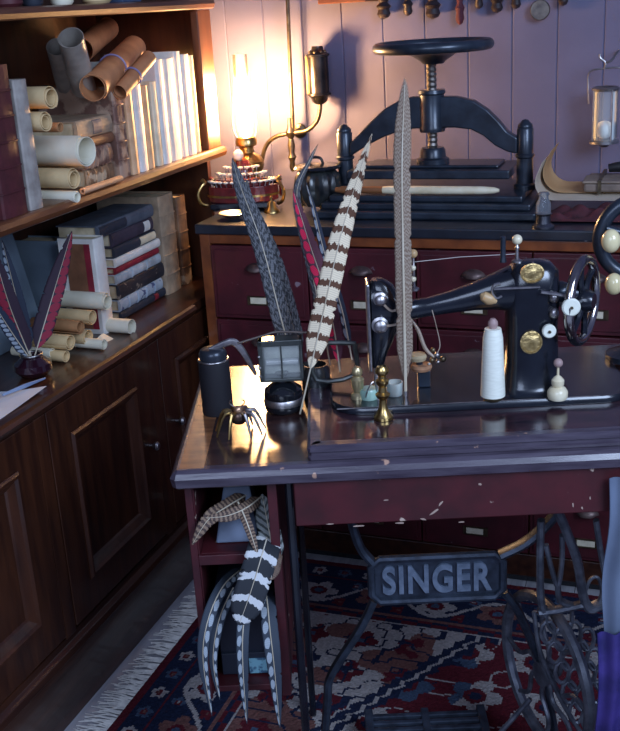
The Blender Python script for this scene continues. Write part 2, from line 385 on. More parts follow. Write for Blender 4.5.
mesh('light_border', MB().box((TL+.012, 1.512, .7846), (TL+.052, 2.0, .7856)), TABLEL, tbl, S, label='lighter orange-brown veneer strip')
mb = MB().rings(mould([(-.049, 1.95), (-.049, 1.522), (-.045, 1.518), (.78, 1.518)], [(0, .786), (.02, .786), (.02, .810), (.004, .810), (-.001, .806), (-.001, .800), (.003, .797), (.003, .793), (-.001, .791)]))
mesh('leaf_moulding', mb, TOPM, tbl, S)
mesh('raised_leaf', MB().box((-.036, 1.532, .786), (.78, 1.94, .8098)), mat('leaf_veneer', (.050, .022, .030), (.016, .010, .016), .14, 0, 9, (2, 8, 2), .04, .7), tbl, S)
mb = MB().box((-.075, 1.512, .674), (.75, 1.53, .7525))
mesh('apron', mb, APRON, tbl, S, bev=.002)
mesh('rear_apron', MB().box((-.075, 1.93, .68), (.75, 1.945, .7525)), APRON, tbl, S)
# side drawer case with two open pigeonholes
cs = mesh('pigeonhole_case', MB().box((-.250, 1.535, .345), (-.238, 1.93, .752)).box((-.118, 1.535, .345), (-.104, 1.93, .752)).box((-.238, 1.54, .605), (-.118, 1.93, .618)).box((-.238, 1.54, .345), (-.118, 1.93, .357)).box((-.238, 1.915, .357), (-.118, 1.93, .752)), APRON, tbl, S, bev=.0015)
mesh('front_trim', MB().box((-.252, 1.528, .34), (-.240, 1.536, .752)).box((-.119, 1.528, .34), (-.104, 1.536, .752)).box((-.24, 1.528, .602), (-.119, 1.536, .620)), mat('maroon_trim_paint', (.075, .012, .017), (.04, .008, .012), .4, 0, 20), cs, S, bev=.001)
for (t, n) in ((-.085, 1.56), (-.085, 1.90), (.70, 1.56), (.70, 1.90)):
    mesh('leg', MB().box((t-.007, n-.009, .0135), (t+.007, n+.009, .753)), BLACK, tbl, S, bev=.004)
# iron stand: plate, curved braces, side frame
BN = 1.74
def bar(pts, r=.012, flat=.6, sm=6): return MB().tube([(t, BN, z) for t, z in pts], r, 8, False, flat, sm, up=(0, 1, 0))
K = [tn(pn(*p, BN)) for p in ((372, 562), (500, 555), (504, 592), (374, 600))]
K = [(k.x, k.z) for k in K]
mesh('brace', bar([(.012, .60), (.018, .55), (.030, .505), K[0]], .015), IRON, tbl, S, smooth=True)
mesh('brace', bar([(.42, .60), (.385, .545), (.34, .50), K[1]], .015), IRON, tbl, S, smooth=True)
a = tn(pn(330, 700, BN)); b = tn(pn(548, 705, BN))
mesh('brace', bar([K[3], (K[3][0]-.028, K[3][1]-.06), (a.x+.006, a.z+.06), (a.x-.005, a.z), (a.x-.02, .03)], .014), IRON, tbl, S, smooth=True)
mesh('brace', bar([K[2], (K[2][0]+.030, K[2][1]-.05), (b.x-.008, b.z+.07), (b.x+.004, b.z), (b.x+.02, .03)], .014), IRON, tbl, S, smooth=True)
x0, x1 = K[0][0]+.001, K[1][0]+.001; z0, z1 = K[2][1]-.003, K[1][1]+.004
pl = MB().box((x0, BN-.004, z0), (x1, BN+.006, z1))
plate = mesh('name_plate', pl, IRON, tbl, S)
mb = MB()
q = [(x0+.012, z0-.002), (x1-.012, z0-.002), (x1+.004, z0+.014), (x1+.004, z1-.014), (x1-.012, z1+.002), (x0+.012, z1+.002), (x0-.004, z1-.014), (x0-.004, z0+.014)]
mb.tube([(t, BN-.006, z) for t, z in q], .0075, 8, True, up=(0, 1, 0))
mesh('plate_border', mb, IRON, plate, S, smooth=True)
def text_mesh(txt, size, ext, off=0.0):
    cu = bpy.data.curves.new('lettering', 'FONT'); cu.body = txt; cu.size = size; cu.extrude = ext; cu.offset = off; cu.align_x = 'CENTER'; cu.align_y = 'CENTER'; cu.space_character = 1.12
    o = bpy.data.objects.new('lettering', cu); COL.objects.link(o); dg = bpy.context.evaluated_depsgraph_get(); dg.update()
    me = bpy.data.meshes.new_from_object(o.evaluated_get(dg)); bpy.data.objects.remove(o); bpy.data.curves.remove(cu)
    vs = [v.co.copy() for v in me.vertices]; fs = [tuple(p.vertices) for p in me.polygons]; bpy.data.meshes.remove(me); return vs, fs
vs, fs = text_mesh('SINGER', .078, .003, .0022)
w0 = min(v.x for v in vs); w1 = max(v.x for v in vs); h0 = min(v.y for v in vs); h1 = max(v.y for v in vs)
kx = (x1-x0-.034)/(w1-w0); kz = (z1-z0-.026)/(h1-h0)
mesh('lettering', MB().add([((x0+x1)/2+(v.x-(w0+w1)/2)*kx, BN-.006-v.z, (z0+z1)/2+(v.y-(h0+h1)/2)*kz) for v in vs], fs), mat('rubbed_iron_lettering', (.25, .32, .44), (.15, .20, .28), .4, .4, 60), plate, S, label='raised cast letters reading SINGER')
# cast side frame with lattice, band wheel and treadle
sf = tbl
def P3(x, y, n): return pn(x, y, n)
IRW = mat('dusty_cast_iron', (.20, .22, .27), (.08, .09, .12), .45, .5, 40, bump=.1)
def it(pts, r, name='side_frame_bar', n=BN-.09, m=IRW, par=tbl, sm=6, up=(0, 1, 0)):
    return mesh(name, MB().tube([P3(x, y, n) for x, y in pts], r, 8, False, .7, sm, up=up), m, par, smooth=True)
it([(555, 505), (566, 530), (577, 560), (583, 595), (590, 608), (604, 604), (625, 615)], .0125)
it([(583, 598), (590, 580), (598, 578), (602, 592), (598, 604)], .005)
it([(541, 520), (540, 560), (541, 600), (546, 615)], .010)
it([(546, 545), (552, 570), (558, 585), (562, 560), (562, 535)], .007)
it([(558, 585), (560, 600), (574, 606)], .008)
it([(538, 612), (556, 610), (584, 604)], .010)
it([(546, 612), (548, 625), (556, 632), (570, 628), (572, 610)], .005)
it([(596, 520), (600, 548), (606, 580), (612, 620)], .008)
# band wheel: rim, hub and wavy spokes, at the right of the stand
wc = Vector((.372, BN-.035, .235)); wh = mesh('band_wheel', MB().ring(wc, .150, .011, Vector((1, .35, 0)), 40, 8).lathe([(.0, -.014), (.024, -.014), (.024, .014), (.0, .014)], wc, Vector((1, .35, 0))), IRW, tbl, S, smooth=True)
ax = Vector((1, .35, 0)).normalized(); u = ax.orthogonal().normalized(); v = ax.cross(u)
mb = MB()
for k in range(8):
    a = 2*pi*k/8; d = u*cos(a)+v*sin(a); e = -u*sin(a)+v*cos(a)
    mb.tube([wc+d*.02, wc+d*.055+e*.014, wc+d*.10-e*.012, wc+d*.148], .0048, 6, smooth=4)
mesh('wheel_spokes', mb, IRW, wh, S, smooth=True)
# lattice grille of linked loops in front of the wheel
mb = MB()
for r in range(5):
    for c in range(4):
        cx_ = 548+c*13+r*7; cy_ = 632+r*20+(c % 2)*7
        mb.tube([P3(cx_+7*cos(2*pi*k/10), cy_+11*sin(2*pi*k/10), BN-.09) for k in range(10)], .0042, 6, True, up=(0, 1, 0))
mesh('lattice_grille', mb, IRW, tbl, smooth=True)
mesh('lattice_grille_edge', MB().tube([P3(x, y, BN-.09) for x, y in ((534, 612), (540, 650), (556, 690), (574, 722), (590, 745))], .006, 8, False, .7, 6, up=(0, 1, 0)), IRW, tbl, smooth=True)
# pitman rod and treadle plate low down
mesh('pitman_rod', MB().tube([wc+Vector((-.03, -.01, -.05)), (.25, 1.70, .06)], .005, 8), IRW, tbl, S)
mb = MB()
for k in range(9): mb.box((.03, 1.64+k*.022, .055), (.27, 1.651+k*.022, .065))
mb.box((.025, 1.63, .052), (.042, 1.84, .068)).box((.258, 1.63, .052), (.275, 1.84, .068)).box((.142, 1.63, .052), (.158, 1.84, .066))
mesh('treadle_plate', mb, IRON, tbl, S, bev=.002)
mesh('treadle_rail', MB().tube([(-.085, 1.735, .045), (.70, 1.735, .045)], .008, 8), IRON, tbl, S)

# ================================================================ SEWING MACHINE
MN = 1.70
sm = thing('sewing_machine', 'black antique hand sewing machine with gold medallions on the treadle table', 'sewing machine', T(.25, MN, .81), TY)
mb = MB(); o = []
def rr(x0, x1, y0, y1, r, z, k=6):
    out = []
    for cx_, cy_, a0 in ((x1-r, y0+r, -pi/2), (x1-r, y1-r, 0), (x0+r, y1-r, pi/2), (x0+r, y0+r, pi)):
        for i in range(k+1): a = a0+pi/2*i/k; out.append(Vector((cx_+r*cos(a), cy_+r*sin(a), z)))
    return out
mb.rings([rr(-.01, .505, 1.638, 1.875, .06, .8105), rr(-.01, .505, 1.638, 1.875, .06, .818), rr(-.007, .502, 1.641, 1.872, .057, .822), rr(.0, .495, 1.648, 1.865, .05, .822)])
mesh('bed', mb, BLACK, sm, S, smooth=True)
mesh('bed_edge_highlight', MB().tube([(-.0, 1.643, .8215), (.44, 1.643, .8215)], .0011, 6), mat('pale_highlight_line', (.40, .36, .36), (.15, .13, .14), .4, .6, 80), sm, S)  # thin pale line paints the highlight along the bed's front edge
# pillar: flared foot, rounded square column
def sq(c, a, b, n=24, p=3.0):
    out = []
    for k in range(n):
        t = 2*pi*k/n; x_ = abs(cos(t))**(2/p)*(1 if cos(t) >= 0 else -1); y_ = abs(sin(t))**(2/p)*(1 if sin(t) >= 0 else -1)
        out.append(Vector(c)+Vector(a)*x_+Vector(b)*y_)
    return out
PC = .335
mb = MB().rings([sq((PC, MN, z), (a, 0, 0), (0, b, 0)) for z, a, b in ((.822, .062, .055), (.826, .054, .047), (.835, .047, .042), (.87, .0445, .038), (.94, .043, .036), (1.0, .045, .036), (1.03, .042, .034), (1.043, .030, .024), (1.047, .012, .01))])
mesh('pillar', mb, BLACK, sm, S, smooth=True)
# arm: px (411..505, 289..305) tapering into the head
secs = [(.345, 1.003, .040, .032), (.30, 1.000, .038, .030), (.27, .996, .030, .026), (.24, .990, .0235, .022), (.20, .982, .0185, .018), (.16, .975, .0155, .016), (.135, .972, .0165, .017), (.120, .974, .022, .021), (.100, .982, .032, .025), (.085, .985, .038, .026), (.072, .984, .040, .026), (.066, .983, .038, .025)]
mb = MB().rings([sq((t, MN, z), (0, 0, h), (0, d, 0), 24, 2.5) for t, z, h, d in secs])
mesh('arm', mb, BLACK, sm, S, smooth=True)
mb = MB().rings([sq((t, MN, z), (a, 0, 0), (0, b, 0), 20, 3) for z, t, a, b in ((1.028, .078, .010, .012), (1.018, .084, .020, .020), (.99, .091, .028, .024), (.955, .089, .026, .024), (.92, .082, .019, .022), (.895, .076, .013, .018), (.875, .073, .010, .012))])
mesh('head', mb, BLACK, sm, S, smooth=True)
mesh('face_plate', MB().box((.058, MN-.026, .872), (.064, MN+.026, 1.026)), STEEL, sm, S, bev=.003)
mesh('presser_bar', MB().tube([(.070, MN-.004, .90), (.070, MN-.004, .836)], .0035, 8).tube([(.070, MN+.008, .90), (.070, MN+.008, .826)], .002, 6), STEEL, sm, S)
mesh('presser_foot', MB().box((.062, MN-.020, .823), (.078, MN+.004, .827)).box((.066, MN-.006, .827), (.074, MN+.002, .84)), STEEL, sm, S, bev=.001)
mesh('needle_plate', MB().lathe([(0, 0), (.022, 0), (.022, .0015), (0, .0015)], (.070, MN, .822), n=24), STEEL, sm, S)
for (x_, y_, r) in ((380, 299, .009), (380, 325, .011)):
    c = tn(pn(x_, y_, MN-.024)); mesh('tension_knob', MB().lathe([(r*1.3, -.003), (r*1.3, .002), (r*.8, .004), (r, .008), (r*.95, .014), (r*.5, .017), (0, .017)], c, (0, -1, 0), 18), STEEL, sm, S, smooth=True)
def wire(name, pts, n, r, m, parent, sm_=5): return mesh(name, MB().tube([P3(x, y, n) for x, y in pts], r, 6, smooth=sm_), m, parent, smooth=True)
BONE = mat('bone_coloured_arm', (.52, .42, .34), (.34, .26, .20), .45, .3, 40)
wire('thread_guide_wire', [(384, 305), (392, 311), (402, 307), (412, 305)], MN-.03, .0022, BONE, sm)
wire('thread_guide_wire', [(384, 326), (394, 325), (402, 322)], MN-.03, .0022, BONE, sm)
wire('needle_thread', [(432, 310), (436, 325), (440, 345), (436, 355)], MN-.03, .0008, BONE, sm)
# medallions on the pillar, lever and knobs
GOLD = mat('gilt_medallion', (.62, .45, .20), (.36, .25, .10), .35, .8, 90, bump=.5)
for (x_, y_, rx, rz, dn) in ((532, 273, .0195, .0165, .040), (531, 342, .0185, .020, .0375)):
    c = tn(pn(x_, y_, MN-dn)); n = 28; prof = [(1, 0), (1, .003), (.86, .004), (.82, .0025), (.3, .003), (0, .005)]
    mb = MB().rings([[Vector((c.x+rx*k_*cos(2*pi*i/n), c.y-h, c.z+rz*k_*sin(2*pi*i/n))) for i in range(n)] for k_, h in [(max(a, .01), b) for a, b in prof]])
    mesh('medallion', mb, GOLD, sm, S, smooth=True, label='round gilt medallion')
wire('stitch_lever', [(494, 289), (540, 287)], MN-.040, .0022, STEEL, sm, 2)
wire('lever_hook', [(500, 283), (494, 285), (492, 291), (496, 298), (502, 296)], MN-.042, .0018, STEEL, sm)
c = tn(pn(489, 299, MN-.036)); mesh('wooden_knob', MB().sphere((0, 0, 0), .0115, 1.35).v and MB().tube([c+Vector((.012, 0, -.006)), c+Vector((.006, 0, -.002)), c, c+Vector((-.010, 0, .006)), c+Vector((-.014, 0, .008))], [.003, .009, .0105, .008, .002], 12), mat('tan_wooden_knob', (.62, .42, .22), (.44, .28, .13), .4, 0, 30), sm, S, smooth=True)
wire('oil_spout_pin', [(533, 285), (533, 262)], MN-.02, .0018, STEEL, sm, 1)
# spool pins on top
def pinfin(name, x_, ytop, ybase, n, parent, r=.0085, m=IVORY, lab=None):
    a = tn(pn(x_, ytop, n)); b = tn(pn(x_, ybase, n)); h = a.z-b.z
    p = mesh(name, MB().lathe([(.009, 0), (.009, .003), (.0035, .006), (.0028, h*.5), (.0045, h*.55), (.0025, h*.62), (.0022, h-.012)], b, n=14), STEEL, parent, S, smooth=True)
    mesh('finial', MB().sphere((b.x, b.y, b.z+h-.006), r), m, p, S, smooth=True, label=lab or 'ivory coloured ball knob'); return p
pinfin('spool_pin', 517, 236, 262, MN, sm)
mesh('spool_pin', MB().lathe([(.006, 0), (.0055, .004), (.0045, .008), (.0045, .038), (.005, .042), (0, .044)], tn(pn(503, 262, MN)), n=14), PRESS, sm, S, smooth=True)
pinfin('spool_pin', 414, 250, 290, MN, sm, .0075, mat('tan_wooden_knob', (.6, .4, .2)))
mesh('spool_pin_thread_guides', MB().sphere(tn(pn(413, 268, MN)), .005).sphere(tn(pn(413, 279, MN)), .0055), IVORY, sm, S, smooth=True)
wire('silk_thread', [(414, 262), (460, 257), (515, 254)], MN, .0006, mat('pale_thread', (.6, .55, .52)), sm, 1)
# hand wheel: axis along the arm, chrome rim, black spokes
HW = Vector((.420, MN, .972)); ax = Vector((1, -.62, 0)).normalized(); u = Vector((0, 0, 1)); v = ax.cross(u)
hw = mesh('hand_wheel', MB().ring(HW, .069, .0085, ax, 48, 12), mat('polished_wheel_rim', (.70, .66, .62), (.32, .30, .30), .16, 1, 20), sm, S, smooth=True, label='polished metal handwheel rim')
mb = MB().lathe([(.0, -.03), (.017, -.03), (.020, -.02), (.020, .01), (.014, .02), (0, .02)], HW, ax)
for k in range(6):
    a = 2*pi*k/6+.2; d = u*cos(a)+v*sin(a); e = -u*sin(a)+v*cos(a); mb.tube([HW+d*.012, HW+d*.035+e*.006, HW+d*.066], [.008, .0055, .006], 8, smooth=3)
mb.ring(HW-ax*.012, .035, .006, ax, 30, 8)
mesh('wheel_spokes', mb, BLACK, hw, S, smooth=True)
mesh('clutch_hub', MB().lathe([(.014, -.055), (.016, -.045), (.012, -.04), (.015, -.034), (.012, -.02)], HW, ax, n=20), STEEL, hw, S, smooth=True)
mb = MB().lathe([(.016, -.02), (.018, 0), (.014, .01)], (.385, MN, .990), (1, 0, 0)).tube([(.36, MN, .99), (.41, MN, .985)], .012, 12)
mesh('bobbin_winder', mb, PRESS, sm, S, smooth=True)
wire('winder_arm', [(541, 292), (566, 296), (572, 300)], MN-.045, .003, STEEL, sm, 3)
for (x_, y_, r, dn) in ((571, 307, .0150, .062), (549, 331, .0115, .045)):
    c = tn(pn(x_, y_, MN-dn)); k_ = mesh('ivory_knob', MB().lathe([(r*.5, -.012), (r*.5, -.004), (r, -.003), (r, .003), (r*.85, .005), (r*.3, .0045), (0, .005)], c, (0, -1, 0), 24), WHITEP, sm, S, smooth=True, label='flat round white knob')
    mesh('knob_screw', MB().lathe([(.0025, .004), (.0025, .007), (0, .007)], c, (0, -1, 0), 10), DBRASS, k_, S)
for y_ in (297, 313):
    c = tn(pn(554, y_, MN-.035)); mesh('hub_cap', MB().sphere(c, .0085, 1.2), STEEL, sm, S, smooth=True)

# ================================================================ BOOKS AND SCROLLS
def book(label, org, ah, at, ad, H, Tk, D, m, bands=0, lab=None, pages=PAGES, group=None, name='book', cat='book'):
    """org = outer corner of the spine; ah height, at thickness, ad depth directions"""
    org = Vector(org); ah, at, ad = [Vector(v).normalized() for v in (ah, at, ad)]
    c = org+at*Tk/2
    b = thing(name, label, cat, org+at*Tk/2+ad*D/2 if abs(ah.z) > .5 else org+at*0+ad*D/2+ah*H/2, 0, group)
    bt = min(.003, Tk*.15); mb = MB()
    def pt(h, t, d): return org+ah*h+at*t+ad*d
    n = 6; out = [pt(0, 0, D), pt(0, 0, .004)]
    out += [pt(0, Tk/2-Tk/2*cos(pi*k/n), .004-.006*sin(pi*k/n)) for k in range(1, n)]
    out += [pt(0, Tk, .004), pt(0, Tk, D), pt(0, Tk-bt, D), pt(0, Tk-bt, .007), pt(0, bt, .007), pt(0, bt, D)]
    mb.prism(out, ah*H)
    for k in range(bands):
        h = H*(k+1)/(bands+1); mb.tube([pt(h, Tk/2-Tk/2*cos(pi*j/n), .004-.007*sin(pi*j/n)) for j in range(n+1)], .0022, 6)
    mesh('cover', mb, m, b)
    e = .004; pgs = MB(); pgs.prism([pt(e, bt, .0075), pt(e, Tk-bt, .0075), pt(e, Tk-bt, D-e), pt(e, bt, D-e)], ah*(H-2*e))
    mesh('pages', pgs, pages, b)
    if lab:
        h0, h1, lm = lab; k2 = [pt(H*h0, Tk/2-Tk*.40*cos(pi*j/n), .0025-.0062*sin(pi*j/n)) for j in range(n+1)]
        mb = MB(); a = len(k2); mb.add(k2+[p+ah*H*(h1-h0) for p in k2]+[p-ad*.0012 for p in k2]+[p+ah*H*(h1-h0)-ad*.0012 for p in k2],
            [(j, j+1, a+j+1, a+j) for j in range(a-1)]+[(2*a+j, 3*a+j, 3*a+j+1, 2*a+j+1) for j in range(a-1)]+[(j, 2*a+j, 2*a+j+1, j+1) for j in range(a-1)]+[(a+j, a+j+1, 3*a+j+1, 3*a+j) for j in range(a-1)]+[(0, a, 3*a, 2*a), (a-1, 3*a-1, 4*a-1, 2*a-1)])
        mesh('spine_label', mb, lm, b)
    return b
def cloth(name, c, c2=None, **k): return mat('book_'+name, c, c2, .6, 0, 30, bump=.15, **k)
NAVYB = cloth('navy', (.030, .038, .060)); SLATE = cloth('slate', (.11, .13, .17), (.065, .08, .11)); PALEB = cloth('pale_blue', (.42, .50, .58), (.30, .36, .44), chips=(.08, .10, .2), chip_at=.60, chip_scale=60)
CRIM = cloth('crimson', (.30, .02, .04)); DRED = cloth('dark_red', (.09, .016, .022)); BRN = cloth('brown', (.26, .11, .055)); TANB = cloth('tan', (.46, .33, .22), (.27, .20, .14))
CRM = cloth('cream', (.82, .74, .55), (.68, .58, .40)); WHB = cloth('white', (.82, .80, .76), (.68, .66, .62)); BLKB = cloth('black_tooled', (.03, .03, .04), chips=(.25, .20, .16), chip_at=.60, chip_scale=50)
GREYB = cloth('grey', (.40, .37, .34), (.26, .23, .21)); MOT = cloth('mottled', (.42, .28, .20), (.16, .08, .06), ramp=(.45, .55)); PEACH = cloth('peach', (.74, .48, .28), (.56, .32, .17))
Xd, Yd, Zd = Vector((1, 0, 0)), Vector((0, 1, 0)), Vector((0, 0, 1))
SZ = 1.1085; WZ = .7355

def upright(label, x0, x1, yref, ytop, m, X, D=.2, z=SZ, tilt=0, gap=.0008, **k):
    """a standing book; x0..x1 is where its spine shows on the shelf's front plane X"""
    a = px(x0, yref, X); b = px(x1, yref, X); Tk = b.y-a.y; h = px((x0+x1)/2, ytop, X).z-z
    at = Vector((0, cos(tilt), -sin(tilt))); ah = Vector((0, sin(tilt), cos(tilt)))
    return book(label, (X, a.y+gap, z+(sin(tilt)*Tk if tilt > 0 else 0)), ah, at, -Xd, h, (Tk-2*gap)*cos(tilt), D, m, **k)
G1 = 'books standing on the upper shelf'
upright('tall dark red book at the left end of the upper shelf', -6, 21, 150, 64, DRED, -1.235, bands=5, group=G1)
upright('worn grey-brown book between the dark red book and the rolled papers', 23, 37, 150, 78, GREYB, -1.235, D=.16, group=G1)
upright('mottled leather volume standing right of the stack of lying books', 122, 133, 180, 84, MOT, -1.245, bands=4, group=G1)
upright('thin peach book standing beside the mottled leather volume', 134, 140.5, 170, 88, PEACH, -1.24, group=G1)
upright('pale thin book with white spine, right of the peach book', 141, 149.5, 165, 80, WHB, -1.24, group=G1)
upright('narrow orange-tan book leaning between the pale books', 150, 155.5, 163, 84, PEACH, -1.243, group=G1)
hl = [(158, 164, 80, CRM, 'cream book first of the brightly lit row beside the post', .17), (164.5, 172, 58, WHB, 'white book with grey top second in the brightly lit row', .2), (172.5, 183, 57, WHB, 'cream book third in the brightly lit row', .19), (183.5, 190, 50, WHB, 'white book fourth in the brightly lit row', .2), (190.5, 198, 53, WHB, 'tall white book fifth in the brightly lit row', .2), (198.5, 202, 54, CRM, 'cream book at the lamp end of the upper shelf', .18)]
for x0_, x1_, yt, m_, lb, D_ in hl: upright(lb, x0_, x1_, 155, yt, m_, -1.236-random.uniform(0, .012), D=D_, pages=PAGES, group=G1)

def stack(x0, x1, rows, X, z, yref):
    """lying books, spines to the room"""
    for (lb, dx0, dx1, th, m, D, kw) in rows:
        a = px(x0+dx0, yref, X).y; b = px(x1+dx1, yref, X).y
        book(lb, (X-random.uniform(0, .006), a, z), Yd, Zd, -Xd, b-a, th, D, m, group=kw.pop('group', None), **kw); z += th+.0006
    return z
G2 = 'old books lying in a stack on the upper shelf'
stack(91, 117, [
    ('brown ribbed leather book at the bottom of the upper shelf stack', 0, 0, .040, LEATH, .17, dict(bands=3, group=G2)),
    ('grey-brown ribbed book second in the upper shelf stack', -1, -1, .044, MOT, .17, dict(bands=4, group=G2)),
    ('thin mottled brown book third in the upper shelf stack', -5, 3, .022, BRN, .16, dict(group=G2)),
    ('tan book with grey spine label on top of the upper shelf stack', -7, 2, .040, TANB, .17, dict(lab=(.42, .68, SLATE), group=G2))], -1.25, SZ, 185)

def scroll(label, p0, p1, r, m, turns=2.2, group=None, th=.0012, ribbon=None, name='paper_scroll', cat='scroll', hollow=.55):
    p0, p1 = Vector(p0), Vector(p1); ax = (p1-p0).normalized(); u = ax.orthogonal().normalized(); v = ax.cross(u); L_ = (p1-p0).length
    a0 = random.uniform(0, 6); n = int(22*turns); NL = 6
    wob = [random.uniform(.985, 1.0) for _ in range(n+1)]
    def fn(s, q):
        i = s*n; rr_ = r*(hollow+(1-hollow)*s)*wob[int(i)]; a = a0+turns*2*pi*s
        return p0+ax*(L_*q+(r*.10*sin(a*.5)*(1 if q < .5 else -1) if q in (0, 1) else 0))+(u*cos(a)+v*sin(a))*rr_
    o = mesh(name, MB().grid(fn, n, NL, th), m, smooth=True, label=label, cat=cat, group=group)
    if ribbon:
        k = .45; mesh('ribbon', MB().ring(p0+ax*L_*k, r+.002, .0022, ax, 24, 6), ribbon, o, smooth=True)
    return o
def roll(label, x, y, rp, X, L_, m, d=(-1, .10, 0), **k):
    """a roll whose open end shows at photo point (x, y) on plane X, running back into the shelf"""
    e = px(x, y, X); w = (e-CAMP).dot(FW); return scroll(label, e, e+Vector(d).normalized()*L_, rp*w/F, m, **k)
G3 = 'rolled papers piled on the upper shelf'
roll('large white paper roll at the middle of the shelf pile', 86, 151, 15.5, -1.215, .21, PARCHW, group=G3, turns=1.6, hollow=.8)
roll('cream roll with dark open end under the large white roll', 74, 179, 10.5, -1.215, .20, PARCH, group=G3)
roll('thin white roll lying at the bottom of the shelf pile', 77, 197, 5.6, -1.212, .20, PARCHW, group=G3)
roll('tan paper roll topmost of the shelf pile', 51, 98, 12, -1.225, .18, PARCH, group=G3)
roll('pale tan roll resting on the large white roll', 46, 122, 10, -1.222, .18, PARCH, group=G3)
roll('small brown roll tucked right of the tan rolls', 60, 127, 5, -1.226, .16, PARCHB, group=G3)
a = px(83, 196, -1.224); b = px(121, 178, -1.224); a.z = b.z = SZ+.0072
scroll('thin peach paper roll lying along the front edge of the upper shelf', a, b, .0062, mat('peach_roll_paper', (.66, .38, .22), (.5, .27, .14), .7), group=None)
RIB = mat('lilac_ribbon', (.30, .26, .46), (.2, .17, .32), .5)
def lean(label, x0, y0, X0, x1, y1, X1, rp, m, **k):
    a = px(x0, y0, X0); b = px(x1, y1, X1); w = (a-CAMP).dot(FW); return scroll(label, a, b, rp*w/F, m, **k)
TG = 'tubes of rolled paper leaning on top of the books'
TB1 = mat('brown_tube_paper', (.56, .25, .11), (.36, .14, .06), .6, 0, 14, bump=.08)
lean('big brown paper tube with wide open end on top of the books', 93, 88, -1.24, 134, 48, -1.33, 14, TB1, turns=1.5, hollow=.85, ribbon=RIB, group=TG)
lean('smaller brown paper tube tied with ribbon right of the big tube', 119.5, 92, -1.228, 149, 57, -1.225, 8.2, TB1, turns=1.5, hollow=.75, ribbon=RIB, group=TG)
SMK = mat('smoky_grey_tube', (.42, .38, .33), (.22, .19, .17), .35, 0, 14, bump=.05)
lean('smoky grey tube with dark open end leaning highest on the shelf', 71, 38, -1.25, 84, 88, -1.30, 13, SMK, turns=1.3, hollow=.9, group=TG)
lean('smoky grey tube leaning left of the highest tube', 57, 47, -1.33, 68, 92, -1.38, 11, SMK, turns=1.3, hollow=.9, group=TG)
lean('orange-brown paper tube lying behind the grey tubes', 82, 50, -1.34, 108, 28, -1.40, 12, TB1, turns=1.4, hollow=.85, group=TG)
# small things standing on the topmost shelf, only their feet in view
TZ = 1.4925
for i, (x_, m_, r, lb) in enumerate(((8, DRED, .03, 'dark red pot at the left end of the topmost shelf'), (33, NAVYB, .022, 'dark blue jar on the topmost shelf beside the red pot'), (63, PARCHW, .024, 'small white jar on the topmost shelf'), (98, PARCH, .032, 'cream jar on the topmost shelf left of the blue box'), (186, DRED, .026, 'dark jar at the lamp end of the topmost shelf'))):
    p = px(x_, 8, -1.28); j = mesh('jar', MB().lathe([(r*.8, 0), (r, .006), (r*1.02, .05), (r*.7, .065), (r*.7, .075), (r*.62, .075), (r*.62, .06), (0, .058)], (p.x, p.y, TZ), n=22), m_, smooth=True, label=lb, cat='jar')
p = px(133, 6, -1.25); bx = mesh('small_box', MB().box((p.x-.05, p.y-.045, TZ), (p.x, p.y+.045, TZ+.07)), cloth('blue_box', (.05, .09, .18)), label='small dark blue box with pale front label on the topmost shelf', cat='box', bev=.002)
mesh('front_label', MB().box((p.x, p.y-.036, TZ+.012), (p.x+.0012, p.y+.036, TZ+.058)), mat('pale_blue_label', (.45, .55, .62), (.3, .4, .5)), bx)

# ---- worktop level
G4 = 'books standing on the worktop'
f = px(0, 300, -1.42); g = px(52, 290, -1.452)
fo = MB().prism([(-1.50, f.y-.06, WZ), (-1.488, f.y-.06, WZ), (-1.558, f.y-.06, WZ+.33), (-1.57, f.y-.06, WZ+.33)], (0, g.y-f.y+.06, 0))
mesh('folder', fo, mat('slate_folder_board', (.17, .23, .29), (.11, .15, .20), .7, 0, 10), label='large slate blue folder leaning at the back of the worktop', cat='folder', bev=.002)
upright('pale blue mottled book standing behind the scrolls', 63, 77, 290, 236, mat('slate_folder_board', (.17, .23, .29)), -1.452, z=WZ, D=.12, lab=(.01, .99, PALEB), group=G4)
wb = upright('tall white book with brown and crimson cover panel standing against the horizontal stack', 101, 112, 300, 234, WHB, -1.322, z=WZ, D=.10, group=G4)
wy = px(101, 300, -1.322).y+.0008; wh_ = px(106.5, 234, -1.322).z-WZ
mesh('crimson_panel', MB().box((-1.352, wy-.0012, WZ+.012), (-1.336, wy+.0005, WZ+wh_-.012)), CRIM, wb)
mesh('brown_panel', MB().box((-1.404, wy-.0012, WZ+.012), (-1.3525, wy+.0005, WZ+wh_-.012)), BRN, wb)
G5 = 'books lying in a tall stack on the worktop'
